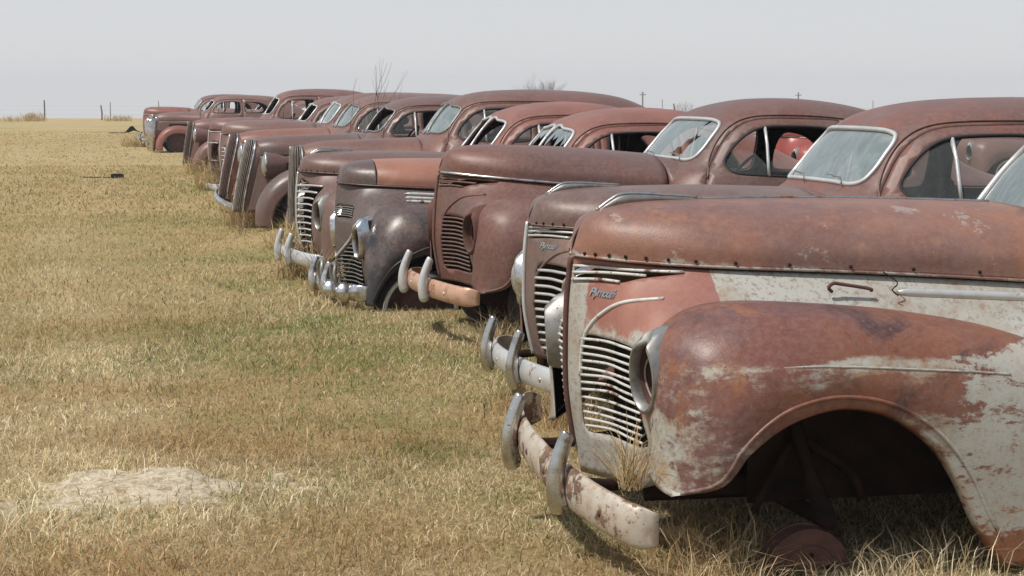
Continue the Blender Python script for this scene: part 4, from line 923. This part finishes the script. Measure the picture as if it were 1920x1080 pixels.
rs['bred'] = rust('faded_red_paint', (.30, .045, .04), (.25, .05, .045), (.4, .12, .07), .2, (.3, .04, .03), .2, 19, .35)

BARS40 = [(.735 - .0262 * k, -.082, -.495 if k > 1 else -.47, .0052) for k in range(13)] + [(.992, -.015, -.335, .0055), (.968, -.015, -.275, .0055), (.943, -.015, -.215, .0055)]
BARS40W = [(.78 - .040 * k, -.09 if k else -.11, -.50, .0075) for k in range(11)] + [(.992, -.015, -.335, .006), (.972, -.015, -.30, .006), (.950, -.015, -.26, .006)]
GR40W = [(-.10, .80), (-.22, .815), (-.36, .815), (-.46, .79), (-.50, .70), (-.505, .58), (-.51, .50), (-.52, .385), (-.35, .37), (-.20, .37), (-.08, .375), (-.075, .5), (-.08, .65)]
LOUV_ = [(.90 - .018 * k, -.03, -.20, .004) for k in range(5)]
GRD = [(-.02, .43), (-.10, .485), (-.25, .575), (-.38, .66), (-.455, .66), (-.475, .56), (-.485, .4), (-.49, .235), (-.3, .225), (-.02, .225), (-.02, .33)]
GRDL = [(-.025, .85), (-.10, .852), (-.25, .85), (-.262, .81), (-.25, .768), (-.10, .766), (-.025, .768), (-.022, .81)]
BARSD = [(.66 - .032 * k, -.02 - max(0, .66 - .032 * k - .44) * 1.65, -.48, .0055) for k in range(14)] + [(.842 - .0165 * k, -.02, -.26, .005) for k in range(5)]
GRH = [(-.02, .92), (-.15, .92), (-.34, .90), (-.36, .84), (-.30, .72), (-.25, .6), (-.22, .48), (-.20, .36), (-.02, .36)]
BARSH = [(.90 - .055 * k, -.01, -.34 if k == 0 else -.37 + .021 * k, .0095 if k < 2 else .008) for k in range(10)]

row = 'rusty sedans parked in a row on the pasture'
CARS = [
 dict(name='rusty_sedan', loc=place(1070, 7.0), rust=rs['near'], hood_mat=rs['near_hood'], fender_mat=rs['near_fender'], shell_mat=rs['near_shell'], cabx=.25, cabz=-.03, det=1.5, hlr=(.086, .137), yaw=13.9, btilt=.11, bx=-.115, bw=.765, barlist=BARS40, arc=True, arc_mat=M['greybar'], badge=True, bent=.02,
      bmat='peeling', gmat='worn_chrome', fw='drum', wz=.0, wx=.63, shellz=1.22, bh=1.22, screws=True, ornament=True, centretrim=True, wipers=True, sidetrim=[(.915, 1.04, 1.66, .016, 'silver')], prowmat='drum', bz=.285, prowrust=False,
      label='nearest sedan, rust over flaking white paint, bare brake drum under its empty wheel arch'),
 dict(name='rusty_sedan', loc=place(989, 9.95), yaw=12, rust=rs['b'], hood_mat=rs['b_hood'], shell_mat=rs['b_hood'], pitch=0, cabz=.045, hoodz=.94, det=1.2, barlist=BARS40W, openings=[GR40W, VENT40], arc=True, badge=True, bmat='silver', gmat='worn_chrome', gh=.20,
      fw='tyre', wz=.20, screws=True, ornament=True, lens=True, hlmat='chrome', prowmat='silver', barmat='silver', wipers=True, bz=.30, onepiece=True, sideglass='both', hoodlift=-.02, zoff=-.06,
      label='second sedan from the front, intact windshield, white bars in its grille and a glass headlight'),
 dict(name='rusty_sedan', loc=place(812, 12.9), rust=rs['c'], coupe=True, pitch=2.2, zoff=.07, yaw=14.5, det=1.1, barlist=[(a, b, c, .0055) for a, b, c, d in BARS40], arc=True, barmat='drumbar', bmat='rusty_chrome', gmat='silver', hlmat='drum', fw='tyre', wz=.22, wx=.66, seamtrim=True, onepiece=True, wsglass='holed', wipers=True, bz=.29,
      sideglass='half', prowrust=True, label='brown sedan with a jagged hole in its windshield and an orange rusted bumper'),
 dict(name='rusty_sedan', loc=place(632, 15.15), coupe=True, rust=rs['d'], hood_mat=rs['d_orange'], body_mat=rs['red'], det=.95, hoodsplit=.47, hoodz=.95, zoff=-.10, openings=[GRD, GRDL], barlist=BARSD, barmat='dull_chrome', bmat='chrome', gmat='chrome', bstyle='loop', hlmat='chrome', hl=(.075, -.60, .615), hlr=(.075, .15), fend=FENDD, shellz=1.35, vtrim=True, fender_mat=rs['d_fender'],
      fw='ring', wz=.10, wx=.50, sidetrim=[(.955, .46, 1.4, .013, 'silver'), (.925, .46, .72, .012, 'greybar'), (.90, .46, .70, .012, 'greybar')], wsglass='shards', sideglass='none', onepiece=False, bz=.24, prowmat='dull_chrome', prowtrim=False, bdroop=0,
      label='sedan with dark grey fenders, an orange hood and hooped chrome bumper'),
 dict(name='rusty_sedan', loc=place(561, 17.3), coupe=True, rust=rs['e'], body_mat=rs['red'], det=.9, hoodz=.9, zoff=-.09, openings=[GRH], barlist=BARSH, barmat='silver', bmat='silver', gmat='silver', prowmat='silver', wsglass='none', sideglass='none', fw='tyre', ornament=True, bz=.30, cabz=.03, screws=True,
      label='sedan with a stack of bright chrome grille bars on a narrow prow, glassless windshield'),
 dict(name='rusty_sedan', loc=place(533, 20.6), rust=rs['f'], front='upright', lean=.03, det=.8, surround='dull_chrome', bstyle='none', cabh=1.05, cabround=.5, cabz=.03, hoodz=1.08, onepiece=False, label='sedan with a tall dull slatted grille and a long smooth brown hood, dusty oval windshield', wsframe='dull_chrome'),
 dict(name='rusty_sedan', loc=place(452, 23.6), rust=rs['g'], front='upright', det=.8, surround='chrome', bstyle='none', wsglass='none', sideglass='none', cabround=.5, podc=(.26, -.36, .78), label='grey brown sedan with bullet headlight beside its tall grille and a round front fender', wsframe='dull_chrome'),
 dict(name='rusty_sedan', loc=place(424, 27.0), rust=rs['h'], body_mat=rs['i'], front='upright', gw=.85, slatmat='drumbar', det=.7, surround='chrome', hoodz=1.1, bmat='chrome', bz=.19, btilt=.10, bstyle='two', guards=(), cabround=.3, cabh=1.05, fw='tyre', bx=-.12, label='sedan with pale orange hood, leaning chrome edged grille and loose curved bumper', wsframe='dull_chrome'),
 dict(name='rusty_sedan', loc=place(418, 30.2), rust=rs['i'], det=.6, barlist=[(.8 - .06 * k, -.05, -.4, .008) for k in range(7)], openings=[GR40W], bstyle='none', cabh=1.08, prowmat='silver', label='sedan with pale glass in its windshield behind the bare sapling'),
 dict(name='rusty_sedan', loc=place(396, 33.5), rust=rs['j'], det=.6, barlist=[(.99, -.02, -.4, .008), (.80, -.02, -.4, .008), (.5, -.05, -.4, .007)], openings=[GR40W], bmat='silver', gmat='silver', guards=(), bz=.08, wsglass='none', sideglass='none', prowmat='silver', nohl=True, label='sedan with a gutted front end behind tangled dead weeds', cabh=1.0),
 dict(name='rusty_sedan', loc=place(350, 40.5), rust=rs['j'], front='upright', gw=.7, lean=.12, slatmat='drumbar', det=.6, surround='dull_chrome', hoodz=1.1, cabh=1.2, cabx=.12, cabz=.02, bstyle='none', wsglass='none', sideglass='none', label='tall roofed sedan with a large empty side window and a long straight hood'),
 dict(name='rusty_sedan', loc=place(286, 56.0), rust=rs['i'], fender_mat=rs['k'], front='upright', det=.5, surround='chrome', hoodz=1.05, podc=(.02, -.50, .52), cabz=.02, bstyle='none', wsglass='none', sideglass='none', tower=True, label='sedan with red front fender and tall chrome lamp tower'),
 dict(name='rusty_sedan', loc=place(274, 62.0), rust=rs['k'], body_mat=rs['j'], det=.5, hoodz=1.15, barlist=[(.8 - .06 * k, -.05, -.4, .008) for k in range(6)], openings=[GR40W], bmat='chrome', gmat='chrome', prowmat='silver', cabh=1.08, label='farthest sedan in the row with a thick blunt hood and pale windshield', sidetrim=[(.95, .4, 1.4, .012, 'silver')]),
 dict(name='rusty_sedan', loc=(-9.55 + .25, 59.0, 0), rust=rs['i'], det=.5, barlist=[], openings=[], bstyle='none', wsglass='none', sideglass='none', cabround=.4, label='sedan of which only the low roof shows behind the far hoods, left of two', group='cars standing behind the row'),
 dict(name='rusty_sedan', loc=(-8.45 + .2, 58.0, -.12), rust=rs['j'], det=.5, barlist=[], openings=[], bstyle='none', wsglass='none', sideglass='none', cabround=.4, label='smallest roof showing between the far cabs, next to the large side window', group='cars standing behind the row'),
]
M['drumbar'] = simple('rusty_bars', (.17, .105, .09), .6, c2=(.12, .07, .06))
for P in CARS:
    P['loc'] = (P['loc'][0], P['loc'][1], P['loc'][2] + P.get('zoff', 0))
    P.setdefault('barlist', [])
    car = make_car(P)
    if P.get('tower'):
        for y in (-.55, .55):
            MB().lathe([(.0, .98), (.07, .97), (.12, .92), (.135, .86), (.12, .80), (.13, .78), (.12, .5), (.095, .2), (.07, .03), (0, .03)], (.02, y, 0), 'z', 20).build('lamp_tower', M['worn_chrome'], car, sharp=50)

# ------------------------------------------------------------------ cars of the second row, seen through the windows and over the hoods
back = 'cars standing behind the row'
for P in [
 dict(name='rusty_sedan', loc=place(1772, 33.0), rust=rs['j'], det=.55, barlist=[], openings=[], bstyle='none', wsglass='none', sideglass='none', fw='ring', label='brown car with a round wheel seen through the side window of the second sedan', group=back),
 dict(name='red_sedan', loc=place(1452, 33.0), rust=rs['bred'], body_mat=rs['tan'], det=.55, barlist=[], openings=[], bstyle='none', wsglass='dusty', sideglass='none', cabh=.9, zoff=-.1, label='bright red and cream car glimpsed behind the holed windshield sedan', group=back),
 dict(name='cream_sedan', loc=place(1345, 37.0), rust=rs['tan'], det=.55, cabh=.80, zoff=-.12, hoodz=1.2, barlist=[], openings=[], bstyle='none', wsglass='dusty', sideglass='none', label='old cream car seen through the window of the holed windshield sedan', group=back)]:
    P['loc'] = (P['loc'][0], P['loc'][1], P.get('zoff', 0)); make_car(P)

# ------------------------------------------------------------------ fence, poles, trees
M['wood'] = simple('grey_wood', (.10, .08, .065), .9, c2=(.16, .13, .11))
M['twig'] = simple('bare_twigs', (.20, .155, .125), .9, c2=(.14, .10, .08))
M['weed'] = simple('dead_weed', (.30, .20, .12), .95, c2=(.2, .12, .07))
M['fartwig'] = simple('pale_far_twigs', (.27, .22, .20), .9, c2=(.2, .16, .15))
M['wire'] = simple('fence_wire', (.22, .2, .19), .6)
def upx(px, py, Z):
    up = 540 - py; dy = FPX * math.cos(PITCH) + up * math.sin(PITCH); dz = -FPX * math.sin(PITCH) + up * math.cos(PITCH); t = Z / dy; return np.array(((px - 960) * t, Z, EYE + dz * t))
ZF = 129.0
fx0 = upx(83, 200, ZF)[0]; fence = empty('wire_fence', (fx0, ZF, 0)); tag(fence, 'low wire fence with thin dark posts along the crest of the field', 'fence')
tops = []
for k in range(-3, 14):
    x = fx0 + 3.78 * k; thin = (k % 4 == 2); zb = float(terrain([x], [ZF])[0]); h = 1.30 - (.33 if k % 2 else 0) + .06 * math.sin(k * 3)
    MB().tube(np.array([(x - fx0, 0, zb - .3), (x - fx0 + .02, 0, zb + h * .5), (x - fx0 + .05 * math.sin(k * 5), 0, zb + h)]), .025 if thin else .048, 8).build('fence_post', M['wood'], fence); tops.append((x - fx0, zb + h))
if True:
    x = upx(205, 200, ZF)[0]; zb = float(terrain([x], [ZF])[0]); MB().tube([(x - fx0, .3, zb - .2), (x - fx0, .3, zb + 1.2)], .025, 6).build('fence_post', M['wood'], fence)
mb = MB()
for hh in (.35, .65, .92): mb.tube(np.array([(a, 0, float(terrain([a + fx0], [ZF])[0]) + hh) for a, b in tops]), .0022, 4)
mb.build('wire', M['wire'], fence)
for px, ytop, Z, r, lb in ((1205, 172, 330, .13, 'tall distant utility pole left of the holed windshield sedan roof'), (1242, 186, 380, .07, 'thin distant pole just right of the tallest utility pole'),
                       (1497, 173, 340, .13, 'distant utility pole above the roof of the sedan with the holed windshield'), (1637, 188, 360, .07, 'short distant pole between the two nearest roofs'), (808, 180, 380, .10, 'distant pole stub over the middle of the row')):
    p = upx(px, ytop, Z); zb = float(terrain([p[0]], [Z])[0]); o = empty('utility_pole', (p[0], Z, zb)); tag(o, lb, 'pole', 'utility poles on the horizon')
    MB().tube([(0, 0, -.5), (0, 0, p[2] - zb)], r, 8).build('pole', M['wood'], o)
    if r > .1: MB().box((0, 0, p[2] - zb - .5), (.55, .06, .06)).build('crossarm', M['wood'], o)
def tree(name, loc, h, spread, seed, mat, r0, depth, label, cat, lean=0, nb=3, first=.25, upw=.35):
    rg = random.Random(seed); root = empty(name, loc); tag(root, label, cat); tr = MB(); tw = MB()
    def grow(p, d, L, r, k):
        n = 5; P_ = [np.array(p)]; dd = np.array(d, float)
        for i in range(n):
            dd = dd + np.array([rg.gauss(0, .12), rg.gauss(0, .12), upw * .15]); dd /= np.linalg.norm(dd); P_.append(P_[-1] + dd * L / n)
        (tr if k == 0 else tw).tube(np.array(P_), np.linspace(r, r * .55, n + 1), 5 if k < 2 else 3)
        if k >= depth: return
        for b in range(nb + (k == 0) * 3):
            f = first + (1 - first) * rg.random(); i = min(n - 1, int(f * n)); q = P_[i] + (P_[i + 1] - P_[i]) * (f * n - i)
            a = rg.random() * 2 * math.pi; s_ = spread * (.6 + .6 * rg.random()); nd = dd + np.array([math.cos(a) * s_, math.sin(a) * s_, .2]); nd /= np.linalg.norm(nd)
            grow(q, nd, L * (.55 + .25 * rg.random()), r * .5, k + 1)
        grow(P_[-1], dd, L * .6, r * .55, k + 1)
    grow((0, 0, -.05), (lean, 0, 1), h * .5, r0, 0)
    tr.build('trunk', mat, root); tw.build('branches', mat, root); return root
p = upx(1010, 160, 300); zb = float(terrain([p[0]], [300])[0]); tree('bare_tree', (p[0], 300, zb), (p[2] - zb) * .98, .75, 4, M['fartwig'], .2, 5, 'leafless tree on the horizon above the middle roofs', 'tree', nb=3, upw=.2)
p = upx(1275, 195, 320); zb = float(terrain([p[0]], [320])[0]); tree('bare_tree', (p[0], 320, zb), (p[2] - zb) * .98, .6, 9, M['fartwig'], .16, 4, 'small faint leafless tree left of the holed windshield sedan', 'tree')
tree('bare_sapling', (-2.02, 25.55, 0), 2.3, .30, 15, M['twig'], .011, 2, 'spindly leafless sapling growing up between the parked sedans', 'sapling', nb=2, upw=.5, first=.45)
tree('bare_sapling', (-2.45, 25.75, 0), 1.75, .45, 22, M['twig'], .008, 2, 'shorter bare sapling left of the spindly one between the sedans', 'sapling', nb=2, upw=.4, first=.4)
for i, (x, y, h, sp, sd_, lb) in enumerate(((-4.25, 28.7, .85, .7, 3, 'tangled dead brown weed in front of the gutted sedan'), (-3.55, 25.3, .75, .45, 5, 'thin dead weed stalks standing at the leaning chrome grille'), (-3.10, 22.1, .45, 1.3, 8, 'sprawling dead weed beside the loose curved bumper'), (-4.6, 31.8, .8, .6, 12, 'dead weed clump beside the far hoods, behind the gutted sedan'),
                                     (-1.30, 16.35, .5, .6, 31, 'dead weed stalks caught between the chrome bumpers'))):
    tree('dead_weed', (x, y, 0), h, sp, sd_, M['weed'], .010, 4 if i in (0, 3) else 3, lb, 'weed', nb=3, first=.1)

# clumps of long dry grass
def clump(x, y, n, rad, h, lean, label, width=.004, z=None):
    rg = np.random.default_rng(int(abs(x * 100 + y * 37)) + n); a = rg.random(n) * 2 * math.pi; r = rad * np.sqrt(rg.random(n)) * .5
    X = x + r * np.cos(a); Y = y + r * np.sin(a); o = blades('grass_tuft', X, Y, np.full(n, h), np.full(n, width), np.full(n, lean), np.full(n, .02), rng=rg, base=None if z is None else np.full(n, z))
    tag(o, label, 'grass tuft', 'long dry tufts around the cars'); return o
def near(car, lx, ly):
    c = CARS[car]; a = R(c.get('yaw', 14)); return c['loc'][0] + lx * math.cos(a) - ly * math.sin(a), c['loc'][1] + lx * math.sin(a) + ly * math.cos(a)
TUFTS = [(0, .22, -.93, 260, .35, .24, 1.2, 'matted dry tuft under the front corner of the nearest fender'),
         (0, .85, -.98, 160, .35, .20, 1.0, 'green and straw tuft in front of the bare brake drum'), (0, 1.15, -.8, 130, .5, .22, 1.0, 'dry tuft right of the bare brake drum'), (0, .35, -.6, 220, .3, .26, 1.1, 'dead tuft in the shade left of the bare brake drum'),
         (1, .05, -.72, 160, .25, .30, .8, 'dry tuft growing in front of the white barred grille'), (1, -.05, .1, 120, .3, .22, .8, 'dry tuft behind the silver bumper'),
         (2, .25, -.85, 260, .35, .30, .9, 'reddish straw tuft under the front of the holed windshield sedan'), (3, .0, .5, 140, .3, .4, .6, 'tall tuft between the hooped bumper and its neighbour'),
         (3, -.1, -.5, 120, .6, .14, 1., 'low dry tuft under the hooped chrome bumper'), (4, .0, -.2, 200, .5, .4, .8, 'straw tuft in front of the chrome bar grille'), (5, .15, -.6, 300, .8, .35, 1.0, 'straw heap at the foot of the long hooded sedan'),
         (6, .7, -.85, 160, .5, .45, .8, 'straw in the wheel arch of the sedan with the bullet headlight'), (6, .1, .3, 260, .6, .4, .8, 'golden straw in front of the bullet headlight sedan'), (7, .25, .3, 160, .5, .36, .8, 'straw behind the loose curved bumper'),
         (9, .1, -.3, 220, .8, .5, .8, 'straw around the gutted sedan'), (10, .4, -.8, 260, .9, .5, .8, 'straw beside the tall roofed sedan'), (12, -.3, .2, 160, .8, .4, .8, 'straw at the farthest bumper')]
for c_, lx, ly, n_, rd, h_, ln_, lb in TUFTS:
    x, y = near(c_, lx, ly); clump(x, y, n_, rd, h_, ln_, lb, .0035 if c_ < 3 else .010 if c_ < 8 else .02)
x, y = at(15, 1000); clump(x, y, 130, .34, .20, 1.3, 'long bleached tuft at the left edge of the bare soil')

# small debris
M['black'] = simple('black_tar_sheet', (.012, .010, .010), .8)
x, y = at(236, 251); mb = MB(); rg = random.Random(3); g = []
for i in range(14):
    r_ = []
    for j in range(6):
        hgt = .30 * math.exp(-((i - 9.5) / 1.8) ** 2) * (1 - j / 7) + .03 * rg.random(); r_.append((-.75 + i * .105 + .02 * rg.random(), j * .12, hgt + .02))
    g.append(r_)
o = mb.grid(np.array(g)).build('tar_sheet', M['black'], None, solid=.01); o.location = (x, y, float(terrain([x], [y])[0])); tag(o, 'crumpled black sheet lying in the grass beside the farthest sedan', 'debris')
x, y = at(220, 335); o = MB().box((0, 0, .045), (.115, .07, .038)).box((-.36, 0, .02), (.30, .012, .01)).box((.0, 0, .086), (.08, .05, .006)).build('wood_block', M['black'], None, smooth=False); o.location = (x, y, float(terrain([x], [y])[0])); tag(o, 'small dark block with a thin rod lying alone in the field', 'debris')
x, y = at(248, 273); g = np.array([[(i * .035, j * .03, .03 + .02 * math.sin(i * 2 + j)) for j in range(4)] for i in range(5)]); o = MB().grid(g).build('paper_scrap', M['white_ring'], None, solid=.004); o.location = (x, y, float(terrain([x], [y])[0])); tag(o, 'tiny white scrap in the grass before the lamp tower sedan', 'litter')

# rusty hook left hanging on the side of the nearest car
nc = [o for o in bpy.data.objects if o.get('label', '').startswith('nearest sedan')][0]
MB().tube(curve([(.80, -.50, .925), (.785, -.505, .94), (.80, -.508, .955), (.83, -.508, .952), (.93, -.517, .935), (.94, -.516, .925)], 24), .0065, 6).build('hood_hook', M['drum'], nc)
MB().tube(curve([(.99, -.50, .99), (1.03, -.53, .955), (1.01, -.535, .93), (1.03, -.54, .91)], 20), .0025, 5).build('loose_wire', M['shade_rust'], nc)

# raised swage line along the flank of the nearest fenders
fo = [c for c in nc.children if c.name.startswith('front_fender')]
fpn = Patch(FEND40); U, V = np.meshgrid(np.linspace(.25, .95, 220), np.linspace(.3, .95, 160), indexing='ij'); T = fpn(U.ravel(), V.ravel())
path = []
for x in np.linspace(.46, 1.30, 40):
    q = np.array([x, -.92, .735 - .05 * (x - .46) - .02 * max(0, .6 - x)]); path.append(T[np.argmin(((T - q) ** 2).sum(1))] + np.array([0, .0005, 0]))
path = np.array(path); 
for _ in range(3): path[1:-1] = (path[:-2] + path[1:-1] * 2 + path[2:]) / 4
for o in fo:
    sgn = 1 if np.mean([v.co.y for v in o.data.vertices]) < 0 else -1
    MB().tube(path * np.array([1, sgn, 1]), .0042 * np.minimum(1, np.linspace(.2, 8, 40)), 6).build('fender_swage', rs['near_shell'], o)

# thin prairie haze
hz = MB().box((0, 150, -25), (905, 555, 33)).build('haze', None, None, smooth=False); tag(hz, 'thin pale dust haze hanging over the prairie', 'haze', kind='stuff')
hm = bpy.data.materials.new('haze_air'); hm.use_nodes = True; hn = hm.node_tree; hn.nodes.remove(hn.nodes['Principled BSDF'])
pv = hn.nodes.new('ShaderNodeVolumePrincipled'); pv.inputs['Density'].default_value = .0007; pv.inputs['Color'].default_value = (.93, .95, 1, 1); pv.inputs['Anisotropy'].default_value = .2
hn.links.new(pv.outputs[0], hn.nodes['Material Output'].inputs['Volume']); hz.data.materials.append(hm)

x, y = near(0, .045, -.60); clump(x, y, 130, .09, .27, 1.05, 'straw coloured tuft caught between the nearest bumper and the apron below its grille', .0032, .29)
for px, Z, h_, rd, lb in ((62, 124, .65, 1.4, 'pale grass plume on the skyline left of the fence posts'), (40, 122, .45, 3.0, 'low brown grass on the skyline at the left edge'), (222, 125, .5, 1.8, 'pale grass mound on the skyline right of the thin post')):
    x = upx(px, 220, Z)[0]; clump(x, Z, 200, rd, h_, .7, lb, .03)
